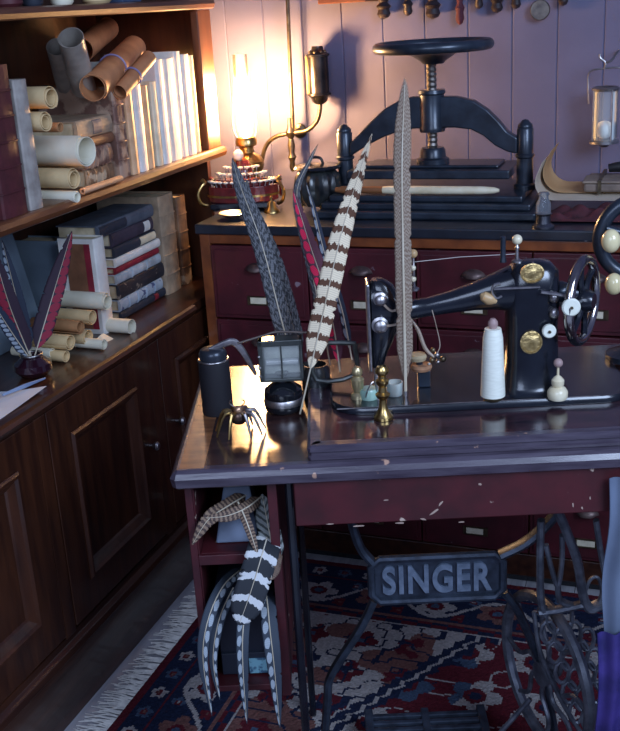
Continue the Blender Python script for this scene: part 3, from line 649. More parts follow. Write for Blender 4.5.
stack(116, 163, [
    ('dark navy book with red spine patch at the bottom of the worktop stack', 0, 1, .0225, NAVYB, .11, dict(lab=(.72, .80, CRIM), group=G5)),
    ('pale blue marbled book second from bottom of the worktop stack', 0, -2, .030, PALEB, .11, dict(group=G5, bands=4)),
    ('thick black gilt-tooled book third from bottom of the worktop stack', 0, 2, .039, BLKB, .112, dict(group=G5)),
    ('light blue-grey book in the worktop stack just under the crimson book', 0, -1, .0255, cloth('light_blue_grey', (.50, .55, .60)), .11, dict(group=G5, bands=2)),
    ('thin crimson book in the middle of the worktop stack', 0, -2, .0175, CRIM, .11, dict(group=G5)),
    ('whitish book directly above the crimson book in the worktop stack', 0, -1, .0225, WHB, .11, dict(group=G5)),
    ('dark book with cream patch at its right, third from top of worktop stack', 0, -4, .0275, NAVYB, .11, dict(lab=(.60, .97, CRM), group=G5)),
    ('black book with white square label second from top of worktop stack', 0, -5, .034, cloth('dark_plum', (.06, .045, .07)), .112, dict(lab=(.76, .90, WHB), group=G5)),
    ('slate blue book with dark half topmost of the worktop stack', -14, -4, .032, SLATE, .115, dict(lab=(0.02, .48, NAVYB), group=G5))], -1.335, WZ, 262)
upright('tall light tan leather volume with raised bands next to the drawer chest', 169, 184, 300, 190, TANB, -1.33, z=WZ, D=.19, bands=4, group=G4)
upright('darker brown leather volume squeezed against the drawer chest', 186, 195, 296, 192, LEATH, -1.332, z=WZ, D=.18, bands=4, group=G4)
G6 = 'rolled papers piled on the worktop'
PW = [(107, 302, 9, PARCHW, -1.30, .13, 'white paper roll topmost of the worktop pile'), (92, 317, 7.5, PARCH, -1.30, .13, 'tan roll just under the topmost white roll'),
      (80, 327, 7, PARCHB, -1.30, .13, 'orange-brown roll at the middle left of the worktop pile'), (131, 327, 8.5, PARCHW, -1.26, .19, 'longest cream roll reaching furthest right of the worktop pile'),
      (88, 337, 8.6, PARCH, -1.305, .13, 'cream roll at the front middle of the worktop pile'), (70, 342, 8, PARCH, -1.30, .13, 'tan roll at the lower left of the worktop pile'),
      (104, 344, 5.5, PARCHW, -1.262, .13, 'small white roll under the longest roll'), (66, 356, 6.2, PARCH, -1.303, .12, 'small cream roll frontmost by the dark vase'), (53, 354, 5.5, PARCHW, -1.335, .11, 'small pale roll behind the frontmost roll')]
for x_, y_, r_, m_, X_, L_, lb in PW: roll(lb, x_, y_, r_, X_, L_, m_, (-1, .06, 0), group=G6, turns=1.8)
v = px(118, 344, -1.262)
def flap(s, q): return (-1.258-.05*s, v.y-.02+.045*q-.01*s, v.z-.022+.030*(s)+.004*sin(pi*q)+.012*q)
mesh('loose_sheet', MB().grid(flap, 6, 6, .0008), PARCHW, smooth=True, label='small loose cream sheet hanging from the longest worktop roll', cat='paper')
# dark vase with four feathers
VX, VY = -1.325, 1.815
va = mesh('bud_vase', MB().lathe([(.020, 0), (.030, .003), (.041, .016), (.040, .030), (.026, .041), (.021, .045), (.023, .049), (.018, .049), (.016, .042), (.030, .028), (.030, .012), (0, .008)], (VX, VY, WZ), n=28), mat('black_plum_glass', (.030, .008, .018), (.015, .005, .01), .06, 0, 10, coat=1), smooth=True, label='small squat dark glass vase with silver rim holding crimson feathers', cat='vase')
mesh('silver_rim', MB().ring((VX, VY, WZ+.049), .0215, .0028), STEEL, va, smooth=True, label='shiny silver rim')
mesh('loose_paper', MB().grid(lambda s, q: (-1.36+.115*s, 1.50+.20*q+.04*s, WZ+.001+.002*sin(4*s+3*q)+.006*s*q), 10, 10, .0006), mat('white_note_paper', (.72, .76, .82), (.62, .66, .74), .7), smooth=True, label='white sheet of paper lying at the left end of the worktop', cat='paper')
mesh('paper_knife', MB().tube([(-1.30, 1.665, WZ+.013), (-1.285, 1.72, WZ+.013), (-1.27, 1.775, WZ+.012)], [.003, .005, .002], 8, flat=.5), mat('blue_pen', (.25, .34, .50), (.15, .2, .34)), smooth=True, label='small blue-grey pen lying beside the dark vase', cat='pen')

# ================================================================ FEATHERS
def fmat(name, dark, light, bars=14, duty=.5, chev=.6, mode='bar', side=(1, 1), wob=.25, edge=.5):
    """barring that follows the feather: u runs along it, v across (-1..1)"""
    m = bpy.data.materials.new(name); m.use_nodes = True; nt = m.node_tree; N = nt.nodes; L = nt.links; b = N['Principled BSDF']; b.inputs['Roughness'].default_value = .75
    uv = N.new('ShaderNodeUVMap'); sp = N.new('ShaderNodeSeparateXYZ'); L.new(uv.outputs[0], sp.inputs[0])
    def M(op, a, b_=None, c=None):
        n = N.new('ShaderNodeMath'); n.operation = op
        for i, x_ in enumerate((a, b_, c)):
            if x_ is None: continue
            if hasattr(x_, 'is_output'): L.new(x_, n.inputs[i])
            else: n.inputs[i].default_value = x_
        return n.outputs[0]
    v_ = M('SUBTRACT', M('MULTIPLY', sp.outputs[1], 2.0), 1.0); av = M('ABSOLUTE', v_)
    nz = N.new('ShaderNodeTexNoise'); nz.inputs['Scale'].default_value = 18; mp = N.new('ShaderNodeMapping'); mp.inputs['Scale'].default_value = (1, .5, 1); L.new(uv.outputs[0], mp.inputs[0]); L.new(mp.outputs[0], nz.inputs[0])
    ph = M('ADD', M('MULTIPLY', sp.outputs[0], float(bars)), M('ADD', M('MULTIPLY', av, chev), M('MULTIPLY', nz.outputs[0], wob)))
    fr = M('FRACT', ph)
    if mode == 'spot':                                  # rounded pale spots on one vane, fine mottling on the other
        d = M('ADD', M('POWER', M('MULTIPLY', M('SUBTRACT', fr, .5), 2.3), 2.0), M('POWER', M('MULTIPLY', M('SUBTRACT', v_, side[0]*.5), 2.4), 2.0))
        f = M('LESS_THAN', d, duty)
    else: f = M('LESS_THAN', fr, duty)
    # fine barbs, running slantwise
    bar = M('FRACT', M('ADD', M('MULTIPLY', sp.outputs[0], 110.0), M('MULTIPLY', av, 4.0))); bb = M('MULTIPLY_ADD', bar, .35, .75)
    mx = N.new('ShaderNodeMix'); mx.data_type = 'RGBA'; L.new(f, mx.inputs[0]); mx.inputs[6].default_value = (*light, 1); mx.inputs[7].default_value = (*dark, 1)
    if mode == 'spot': mx.inputs[6].default_value = (*dark, 1); mx.inputs[7].default_value = (*light, 1)
    sc_ = N.new('ShaderNodeVectorMath'); sc_.operation = 'SCALE'; L.new(mx.outputs[2], sc_.inputs[0]); L.new(bb, sc_.inputs['Scale']); L.new(sc_.outputs[0], b.inputs['Base Color'])
    return m
def feather(label, pts, W, m, quill=.0016, bare=.12, tip=.55, group=None, face=None, qc=None, skew=.5, serr=.05, cup=.12, name='feather', th=.0005):
    """pts from quill base to tip; W widest full width; face = direction the flat side looks to"""
    P_, _ = spline([Vector(p) for p in pts], [0]*len(pts), 10); n = 90
    cum = [0]
    for i in range(1, len(P_)): cum.append(cum[-1]+(P_[i]-P_[i-1]).length)
    Lt = cum[-1]
    def at(s):
        d = s*Lt; i = 1
        while i < len(cum)-1 and cum[i] < d: i += 1
        k = (d-cum[i-1])/max(cum[i]-cum[i-1], 1e-9); return P_[i-1].lerp(P_[i], min(max(k, 0), 1))
    t = thing(name, label, 'feather', P_[0], 0, group)
    rnd = random.Random(len(label)*31+int(Lt*1000)); NV = 8; uvs = []; vs = []; fs = []
    gaps = [rnd.random() for _ in range(n+1)]
    fc0 = Vector(face) if face else (CAMP-P_[len(P_)//2])
    for i in range(n+1):
        s = bare+(1-bare)*i/n; q = i/n; p = at(s); d = (at(min(s+.01, 1))-at(max(s-.01, 0))).normalized()
        side = d.cross(fc0).normalized(); fc = side.cross(d).normalized()
        env = min(1, q/.10)**.6*(1-max(0, (q-tip)/(1-tip))**1.7)**.8
        env = max(env, .03)
        for j in range(NV+1):
            v = -1+2*j/NV; h = W*(skew if v > 0 else 1-skew)*env
            e = 1-serr*(gaps[i] if abs(v) == 1 else 0)-(.22 if abs(v) == 1 and gaps[i] > .96 else 0)
            vs.append(p+side*(v*h*e)+d*(abs(v)*h*.55)+fc*(-cup*h*abs(v))); uvs.append((q, (v+1)/2))
    w = NV+1; fs = [(i*w+j, (i+1)*w+j, (i+1)*w+j+1, i*w+j+1) for i in range(n) for j in range(NV)]
    Mi = MW[t.name].inverted(); me = bpy.data.meshes.new('vane'); me.from_pydata([Mi @ v for v in vs], [], fs); me.update()
    ul = me.uv_layers.new(name='UVMap')
    for lp in me.loops: ul.data[lp.index].uv = uvs[lp.vertex_index]
    me.polygons.foreach_set('use_smooth', [True]*len(me.polygons))
    o = bpy.data.objects.new('vane', me); COL.objects.link(o); o.parent = t; me.materials.append(m)
    sd = o.modifiers.new('thick', 'SOLIDIFY'); sd.thickness = th; sd.offset = 0
    k = 24; mesh('quill', MB().tube([at(i/k*.98)+ (fc0.normalized()*.0006) for i in range(k+1)], [quill*(1-.8*i/k) for i in range(k+1)], 6), qc or mat('pale_quill', (.70, .64, .52), (.5, .42, .3), .4), t, smooth=True)
    return t
def P_n(pts, n0, n1=None):
    k = len(pts)-1; return [pn(x, y, n0+(0 if n1 is None else (n1-n0)*i/k)) for i, (x, y) in enumerate(pts)]
FM_STRIPE = fmat('white_brown_barred_feather', (.13, .055, .03), (.90, .77, .56), 13, .36, .45, wob=.5)
FM_GREY = fmat('grey_blue_barred_feather', (.022, .024, .030), (.13, .135, .15), 24, .5, -.9, wob=3.0)
FM_PINK = fmat('crimson_spotted_feather', (.12, .035, .06), (.80, .015, .09), 14, 1.0, 0, 'spot', (-1, 1))
FM_CRIM = fmat('dark_crimson_spotted_feather', (.035, .018, .035), (.27, .012, .04), 13, 1.35, 0, 'spot', (1, 1))
FM_CRIM2 = fmat('dark_crimson_spotted_feather_mirrored', (.035, .018, .035), (.27, .012, .04), 13, 1.35, 0, 'spot', (-1, 1))
FM_BLUE = fmat('navy_white_spotted_feather', (.02, .03, .06), (.34, .40, .48), 14, .8, 0, 'spot', (-1, 1))
FM_BW = fmat('black_white_barred_feather', (.02, .025, .035), (.66, .68, .70), 5, .68, .12, wob=.3)
FM_SP = fmat('white_spotted_slate_feather', (.035, .05, .075), (.36, .42, .48), 13, .75, 0, 'spot', (-1, 1))
FM_SPR = fmat('white_spotted_slate_feather_mirrored', (.035, .05, .075), (.36, .42, .48), 13, .75, 0, 'spot', (1, 1))
FM_BRN = fmat('brown_speckled_feather', (.20, .135, .095), (.34, .27, .21), 70, .5, 1.5, wob=3.0)
FM_GREY2 = fmat('grey_scaled_feather', (.05, .06, .06), (.24, .26, .26), 9, .4, -.8, wob=.3)
FM_TAN = fmat('tan_brown_feather', (.06, .035, .03), (.24, .16, .11), 16, .5, .5, wob=.8)
# in the dark vase
vt = Vector((VX, VY, WZ+.03))
def vf(x, y, X, mx, my): e = px(x, y, X); m_ = (vt+e)/2+Vector((0, mx, my)); return [vt, m_, e]
GV = 'feathers standing in the dark vase'
feather('crimson spotted feather leaning left out of the dark vase', vf(-8, 246, -1.31, -.01, 0), .042, FM_CRIM2, bare=.1, group=GV, tip=.35)
feather('tall crimson spotted feather leaning right out of the dark vase', vf(72, 231, -1.31, .0, 0), .046, FM_CRIM, bare=.1, group=GV, tip=.35)
feather('blue-grey spotted feather rising behind the left crimson feather', vf(2, 240, -1.36, .0, .0), .032, FM_BLUE, bare=.1, group=GV, tip=.35)
feather('short navy spotted feather lowest on the left of the dark vase', vf(-12, 295, -1.335, .0, -.004), .030, FM_BLUE, bare=.1, group=GV, tip=.35)

# ================================================================ ON THE CHEST OF DRAWERS
CZ = .9455
# oil lamp with tall glass chimney: this is the warm light of the place
LX, LY = -1.185, 2.745
lp = thing('oil_lamp', 'lit oil lamp with tall glass chimney glowing on the chest beside the bookcase', 'lamp', (LX, LY, CZ))
mesh('lamp_base', MB().lathe([(.0, 0), (.040, 0), (.041, .008), (.030, .018), (.014, .03), (.012, .055), (.030, .07), (.044, .09), (.046, .11), (.036, .125), (.020, .135), (.020, .15), (0, .15)], (LX, LY, CZ), n=28), BRASS, lp, smooth=True)
mesh('burner', MB().lathe([(.020, .150), (.030, .156), (.030, .170), (.024, .178), (.010, .180)], (LX, LY, CZ), n=24), BRASS, lp, smooth=True)
fl = mat('lamp_flame', (1, .7, .3), (1, .6, .2), emit=((1.0, .50, .17), 500))
mesh('flame', MB().lathe([(.001, .181), (.011, .192), (.014, .21), (.010, .235), (.004, .258), (.0, .27)], (LX, LY, CZ), n=16), fl, lp, smooth=True)
cg = glassm('lamp_chimney_glass', (.9, .85, .7), .10)
mesh('chimney', MB().lathe([(.024, .176), (.030, .19), (.034, .22), (.030, .26), (.022, .31), (.020, .40), (.0185, .40), (.0205, .31), (.0285, .26), (.0325, .22), (.0285, .19), (.0225, .176)], (LX, LY, CZ), n=32, cap=False), cg, lp, smooth=True)
pl_ = bpy.data.lights.new('lamp_light', 'POINT'); pl_.energy = 43; pl_.color = (1.0, .56, .24); pl_.shadow_soft_size = .035
po = bpy.data.objects.new('lamp_light', pl_); COL.objects.link(po); po.location = (LX, LY, CZ+.30)

# small curved typewriter with rows of round keys
c = pz(236, 212, CZ); TX_, TYY = c.x, c.y+.048
tw = thing('antique_typewriter', 'small antique dark red instrument with rows of round pale keys left of the black pot', 'typewriter', (TX_, TYY, CZ), .25)
TWM = MW[tw.name]
def arc_block(r0, r1, z0, z1, a0=pi*1.05, a1=pi*1.95, n=20, sy=.62):
    mb = MB(); rs = []
    for i in range(n+1):
        a = a0+(a1-a0)*i/n; cc, ss = cos(a), sin(a)*sy
        rs.append([Vector((r0*cc, r0*ss+.03, z0)), Vector((r1*cc, r1*ss+.03, z0)), Vector((r1*cc, r1*ss+.03, z1)), Vector((r0*cc, r0*ss+.03, z1))])
    return mb.rings(rs)
REDL = mat('red_lacquer', (.22, .025, .025), (.10, .012, .015), .25, 0, 20, coat=.6)
mesh('base', MB().box((-.085, -.03, .004), (.085, .075, .02)), BLACK, tw, TWM, bev=.003)
for x_ in (-.07, .07):
    for y_ in (-.02, .065): mesh('foot', MB().lathe([(0, 0), (.010, 0), (.010, .004), (0, .004)], (x_, y_, 0), n=12), BLACK, tw, TWM)
mesh('body', arc_block(.045, .100, .02, .062), REDL, tw, TWM, smooth=False, bev=.002)
mesh('upper_tier', arc_block(.030, .078, .062, .080), REDL, tw, TWM, bev=.002)
mesh('gold_band', arc_block(.1005, .102, .034, .040), BRASS, tw, TWM)
KEY = mat('pearly_key_top', (.86, .82, .76), (.7, .66, .6), .15, 0, 30, coat=1)
for (R_, z_, n_) in ((.090, .074, 13), (.066, .094, 10), (.045, .110, 7)):
    for i in range(n_):
        a = pi*1.08+(pi*.84)*i/(n_-1); x_, y_ = R_*cos(a), R_*sin(a)*.62+.03
        k_ = mesh('key', MB().lathe([(0, -.001), (.0072, -.001), (.0082, .0015), (.0072, .0035), (0, .0042)], (x_, y_, z_), n=14), KEY, tw, TWM, smooth=True)
        mesh('key_stem', MB().tube([(x_, y_, z_), (x_*.92, y_*.92+.002, z_-.022)], .0016, 6), STEEL, k_, TWM)
mesh('type_column', MB().lathe([(.0, .02), (.028, .02), (.028, .10), (.020, .118), (.016, .125), (0, .125)], (0, .05, 0), n=22), REDL, tw, TWM, smooth=True)
mesh('white_ball', MB().sphere((-.01, .05, .138), .015), KEY, tw, TWM, smooth=True, label='pearly white ball on top')
mesh('paper_roller', MB().tube([(-.10, .085, .06), (.10, .085, .06)], .013, 16), BLACK, tw, TWM, smooth=True)
mesh('roller_cheek', MB().box((-.10, .072, .018), (-.094, .098, .075)), REDL, tw, TWM); mesh('roller_cheek', MB().box((.094, .072, .018), (.10, .098, .075)), REDL, tw, TWM)
mb = MB().tube([(.098, .0, .012), (.112, -.012, .02), (.118, -.014, .045), (.108, -.008, .066), (.100, 0, .074), (.108, .004, .082)], [.006, .005, .004, .004, .005, .006], 8, smooth=5)
mesh('brass_scroll', mb, BRASS, tw, TWM, smooth=True); mesh('brass_scroll', MB().add([(-v.x, v.y, v.z) for v in mb.v], mb.f), BRASS, tw, TWM, smooth=True)
c = pz(233, 218, CZ)
mesh('silver_dish', MB().lathe([(.0, 0), (.014, 0), (.016, .003), (.036, .011), (.040, .015), (.037, .016), (.014, .007), (0, .006)], (c.x+.004, c.y-.004, CZ), n=28), STEEL, smooth=True, label='small round silver dish in front of the red typewriter', cat='dish')
mesh('brass_bell', MB().lathe([(.0, 0), (.022, 0), (.021, .004), (.013, .012), (.009, .026), (.004, .030), (.003, .036), (.0045, .040), (0, .044)], tuple(pz(272, 212, CZ)), n=24), BRASS, smooth=True, label='little brass hand bell between the silver dish and the black pot', cat='bell')

# fluted black pot with brass claw feet
c = pz(313, 214, CZ); c.y += .05; R_ = .050
pot = thing('fluted_pot', 'dark round fluted pot with flat lid and brass claw feet on the chest', 'pot', (c.x, c.y, CZ))
n = 64; prof = [(.018, .012), (.040, .016), (.056, .036), (.062, .062), (.057, .092), (.044, .108), (.034, .112)]
rs = [[Vector((c.x+cos(2*pi*k/n)*r*(1+.045*cos(16*2*pi*k/n)), c.y+sin(2*pi*k/n)*r*(1+.045*cos(16*2*pi*k/n)), CZ+z)) for k in range(n)] for r, z in prof]
mesh('bowl', MB().rings(rs), mat('striped_pot_glaze', (.045, .05, .05), (.012, .014, .018), .3, .2, 30, coat=.5), pot, smooth=True)
mesh('lid', MB().lathe([(.0, .110), (.058, .110), (.063, .114), (.058, .120), (.025, .124), (.0, .126)], tuple((c.x, c.y, CZ)), n=30), BLACK, pot, smooth=True)
mesh('lid_handle', MB().tube([(c.x-.022, c.y, CZ+.122), (c.x-.015, c.y, CZ+.138), (c.x+.010, c.y, CZ+.138), (c.x+.018, c.y, CZ+.122)], .004, 8, smooth=5), BLACK, pot, smooth=True)
for k in range(3):
    a = -pi/2+.5+2*pi*k/3; d = Vector((cos(a), sin(a), 0)); b_ = Vector((c.x, c.y, CZ))
    mesh('claw_foot', MB().tube([b_+d*.030+Vector((0, 0, .020)), b_+d*.048+Vector((0, 0, .016)), b_+d*.056+Vector((0, 0, .0065)), b_+d*.066+Vector((0, 0, .005))], [.004, .006, .0065, .003], 8, smooth=4), BRASS, pot, smooth=True)

# brass wall pipe with an S arm and a dark metal canister
WYF = WALLY-.05
def W_(x, y, Y=WYF): return py(x, y, Y)
gp = thing('wall_pipe_bracket', 'brass wall pipe with curling arm carrying a dark cylindrical canister', 'wall bracket', W_(293, 130))
mesh('vertical_pipe', MB().tube([W_(287, -12), W_(290, 60), W_(293, 128)], .0055, 12), DBRASS, gp, smooth=True)
mesh('curled_arm', MB().tube([W_(262, 168), W_(263, 155), W_(268, 143), W_(278, 136), W_(294, 133), W_(308, 130), W_(317, 121), W_(320, 110), W_(320, 100)], .0062, 12, smooth=6), DBRASS, gp, smooth=True)
a = W_(293, 172); b = W_(293, 118); h = b.z-a.z
mesh('turned_finial', MB().lathe([(0, 0), (.006, .004), (.010, h*.10), (.007, h*.2), (.013, h*.28), (.008, h*.36), (.011, h*.5), (.007, h*.62), (.012, h*.68), (.015, h*.74), (.009, h*.82), (.006, h)], a, n=18), DBRASS, gp, smooth=True)
a = W_(320, 104); b = W_(318, 46); h = b.z-a.z; r = .031
cn = mesh('canister', MB().lathe([(0, 0), (.012, .0), (.022, h*.05), (.026, h*.12), (r, h*.14), (r+.003, h*.16), (r+.003, h*.19), (r*.93, h*.20), (r*.93, h*.82), (r+.003, h*.83), (r+.003, h*.86), (r*.8, h*.89), (r*.55, h*.94), (r*.5, h), (0, h)], a, n=32), mat('dark_gunmetal', (.07, .06, .06), (.03, .028, .03), .3, .8, 30), gp, smooth=True, label='dark cylindrical canister')
mesh('brass_strip', MB().box((a.x-r-.004, a.y-.006, a.z+h*.19), (a.x-r+.001, a.y+.006, a.z+h*.84)), BRASS, cn)
for k in range(8): mesh('top_bead', MB().sphere((a.x+.022*cos(k*pi/4), a.y+.022*sin(k*pi/4), a.z+h*.90), .005, n=8), DBRASS, cn, smooth=True)
mesh('wall_plate', MB().lathe([(0, 0), (.022, 0), (.02, .008), (.010, .012), (.006, .05)], tuple(Vector((W_(294, 133).x, WALLY, W_(294, 133).z))), (0, -1, 0), 20), DBRASS, gp, smooth=True)

# copying press
PY = 2.66
cp = thing('copying_press', 'large black iron copying press with handwheel on the chest of drawers', 'press', ((-.635), PY, CZ))
pL, pR = py(345, 150, PY).x, py(525, 150, PY).x; pc = py(432, 110, PY).x
mesh('base_plate', MB().box((pL-.036, 2.50, CZ), (pR+.05, 2.83, CZ+.020)), PRESS, cp, bev=.005)
mesh('base_step', MB().box((pL-.028, 2.525, CZ+.020), (pR+.034, 2.81, CZ+.036)), PRESS, cp, bev=.004)
mesh('press_bed', MB().box((pL-.012, 2.545, CZ+.036), (pR+.012, 2.795, CZ+.052)), PRESS, cp, bev=.004)
mesh('platen', MB().box((pL+.026, 2.585, CZ+.086), (pR-.026, 2.755, CZ+.108)).box((pL+.06, 2.62, CZ+.108), (pR-.06, 2.73, CZ+.116)), PRESS, cp, bev=.004)
for x_, yt in ((pL, 124), (pR, 119)):
    h = py(345 if x_ == pL else 525, yt, PY).z-(CZ+.05); B = (x_, PY, CZ+.05)
    mesh('pillar', MB().lathe([(.027, 0), (.027, .012), (.021, .016), (.020, h*.45), (.024, h*.47), (.024, h*.5), (.0205, h*.52), (.0205, h*.86), (.018, h*.88), (.019, h*.90), (.017, h*.93), (.011, h*.96), (.008, h*.985), (0, h)], B, n=26), PRESS, cp, smooth=True)
def bz(x, y): v = py(x, y, PY); return (v.x, v.z)
top = [(351, 143), (360, 134), (372, 121), (386, 108), (400, 100), (412, 96.5), (456, 96), (474, 100), (488, 109), (500, 121), (508, 131), (518, 137)]
bot = [(518, 153), (508, 151), (496, 145), (484, 135), (472, 129), (456, 127), (416, 128), (400, 131), (386, 136), (372, 143), (360, 150), (351, 156)]
mesh('arched_beam', MB().prism([(a[0], PY-.016, a[1]) for a in [bz(*q) for q in top+bot]], (0, .032, 0)), PRESS, cp, bev=.004)
zb = bz(432, 129)[1]; zt = bz(432, 93)[1]
mesh('screw_boss', MB().lathe([(.0, zb-.006), (.032, zb-.006), (.034, zb+.004), (.031, zb+.01), (.031, zt-.004), (.035, zt), (.033, zt+.008), (0, zt+.008)], (pc, PY, 0), n=28), PRESS, cp, smooth=True)
ztw = bz(432, 62)[1]
mb = MB(); n_ = 40; prof = []
for i in range(n_+1):
    z = CZ+.118+(ztw-CZ-.118)*i/n_; prof.append((.0135 if i % 2 else .0115, z))
mesh('screw', mb.lathe([(0, prof[0][1])]+prof+[(0, prof[-1][1])], (pc, PY, 0), n=20), mat('steel_screw', (.34, .31, .28), (.16, .14, .13), .35, .9, 30), cp)
mesh('foot_nut', MB().lathe([(0, 0), (.042, 0), (.042, .012), (.034, .016), (.032, .034), (.028, .040), (0, .040)], (pc, PY, CZ+.116), n=26), PRESS, cp, smooth=True)
wz_ = bz(433, 46)[1]; wcx = py(433, 46, PY).x; RW = .150
hwp = mesh('press_handwheel', MB().ring((wcx, PY, wz_), RW-.013, .0135, (0, 0, 1), 56, 12, flat=1), PRESS, cp, smooth=True, label='wide black iron handwheel')
mesh('wheel_hub', MB().lathe([(0, ztw-.004), (.026, ztw-.004), (.034, ztw+.004), (.060, wz_-.018), (.085, wz_-.010), (.088, wz_-.004), (.05, wz_-.004), (.02, wz_+.003), (0, wz_+.003)], (wcx, PY, 0), n=36), PRESS, hwp, smooth=True)
for k in range(4):
    a = k*pi/2+.35; d = Vector((cos(a), sin(a), 0)); o_ = Vector((wcx, PY, wz_-.006))
    mesh('wheel_spoke', MB().tube([o_+d*.07, o_+d*(RW-.018)], [.009, .008], 10), PRESS, hwp, smooth=True)
# ivory rod with brown handle lying on the press bed
a = py(335, 190, 2.553); b = py(499, 187, 2.553); zz = CZ+.0645
def rodp(k): return (a.x+(b.x-a.x)*k, 2.557, zz)
rod = mesh('ivory_rod', MB().tube([rodp(k) for k in (.30, .33, .5, .7, .9, .97, 1)], [.009, .0105, .0108, .0105, .010, .008, .004], 14), IVORY, smooth=True, label='long ivory white rod with brown handle lying on the press bed', cat='rod')
mesh('rod_handle', MB().tube([rodp(k) for k in (0, .05, .15, .25, .30)], [.006, .010, .0085, .0095, .009], 14), mat('rod_handle_wood', (.30, .13, .05), (.18, .07, .03), .35), rod, smooth=True, label='brown wooden handle')

# papers, wallet, crumpled cloth, inkwell at the right of the press
def sheet(lab, x0, x1, Y0, Y1, zf, m, cat='paper', nm='curled_sheet'):
    def fn(s, q):
        x_ = x0+(x1-x0)*s; u = s; lift = zf(s, q); return (x_+.0*q, Y0+(Y1-Y0)*q, CZ+.002+lift)
    return mesh(nm, MB().grid(fn, 20, 8, .0008), m, smooth=True, label=lab, cat=cat)
xr = py(545, 200, 2.62).x
def curl(R, th, x0, y0, Y1, L_, k):
    """a sheet lying flat whose left end curls upward with radius R through the angle th"""
    def fn(s, q):
        arc = R*th; tot = arc+L_; d = tot*(1-s)
        Y = y0+(Y1-y0)*q+.010*sin(3*s)
        if d < L_: return (x0+R*sin(0)+ (L_-d) , Y, CZ+.0225+k) if False else (x0+(L_-d)*0+ (L_-d), Y, CZ+.0225+k)
        a = (d-L_)/R; return (x0-R*sin(a)*1.0, Y, CZ+.0225+k+R*(1-cos(a)))
    return MB().grid(lambda s, q: fn(s, q), 26, 8, .0008)
def curled(R, th, xe, y0, Y1, L_, k, sk=0):
    def fn(s, q):
        arc = R*th; V = .035; tot = arc+L_+V; d = tot*s
        Y = y0+(Y1-y0)*q+sk*s
        if d < L_: return (xe+L_-d, Y, CZ+k)
        a = min(d-L_, arc)/R; e = max(0, d-L_-arc); return (xe-R*sin(a)-e*cos(a), Y, CZ+k+R*(1-cos(a))+e*sin(a))
    return MB().grid(fn, 26, 8, .0008)
SHW = mat('cream_sheet_paper', (.70, .60, .46), (.54, .45, .34), .75, 0, 10)
mesh('curled_sheet', curled(.042, 1.95, -.322, 2.60, 2.78, .16, .034), SHW, smooth=True, label='cream paper sheet curling up at its left edge right of the press', cat='paper')
mesh('curled_sheet', curled(.050, 2.0, -.306, 2.68, 2.84, .16, .038), mat('orange_back_sheet', (.66, .42, .20), (.52, .30, .13), .7), smooth=True, label='taller orange-tinted sheet curling up behind the cream sheet', cat='paper')
wlt = thing('leather_wallet', 'old greyish tan leather folder wallet lying on the curled papers', 'wallet', (-.17, 2.74, CZ+.042))
mesh('wallet_body', MB().box((-.255, 2.66, CZ+.042), (-.04, 2.82, CZ+.064)), mat('wallet_leather', (.27, .20, .16), (.15, .11, .09), .55, 0, 20, bump=.2), wlt, bev=.006)
mesh('wallet_flap', MB().box((-.258, 2.655, CZ+.064), (-.035, 2.75, CZ+.070)), mat('wallet_flap_leather', (.33, .25, .19), (.2, .15, .12), .5, 0, 20, bump=.2), wlt, bev=.003)
mesh('strap', MB().box((-.22, 2.652, CZ+.040), (-.212, 2.83, CZ+.0725)), DBRASS, wlt)
mesh('dark_case', MB().tube([(-.205, 2.78, CZ+.082), (-.17, 2.78, CZ+.086), (-.09, 2.78, CZ+.086), (-.05, 2.78, CZ+.082)], [.010, .014, .014, .010], 12, flat=.8, smooth=4), mat('black_leather_case', (.015, .014, .018), (.008, .008, .01), .5), smooth=True, label='small black case resting on top of the tan wallet', cat='case')
random.seed(3)
def crump(s, q): return (-.33+.30*s, 2.49+.13*q, CZ+.004+.024*abs(sin(9*s+5*q)*cos(7*s-6*q+1))*min(1, 6*min(s, 1-s, q, 1-q))+.004*sin(40*s+20*q)*min(1, 6*min(s, 1-s, q, 1-q)))
mesh('crumpled_cloth', MB().grid(crump, 60, 30, .0015), mat('maroon_cloth', (.10, .02, .03), (.05, .012, .018), .85, 0, 40), smooth=True, label='crumpled maroon cloth lying under the curled papers', cat='cloth')
c = pz(542, 229, CZ); c.y += .02
ik = mesh('inkwell', MB().lathe([(0, 0), (.026, 0), (.026, .004), (.018, .010), (.016, .028), (.020, .032), (.0, .036)], (c.x, c.y, CZ), n=24), mat('dark_pewter', (.18, .19, .22), (.08, .085, .10), .3, .9, 30), smooth=True, label='small pewter inkwell with glass dome at the right press pillar', cat='inkwell')
mesh('glass_dome', MB().lathe([(.017, .033), (.017, .055), (.011, .068), (.011, .074), (.014, .077), (.010, .082), (0, .083)], (c.x, c.y, CZ), n=22), glassm('smoky_glass', (.3, .33, .38), .3), ik, smooth=True)

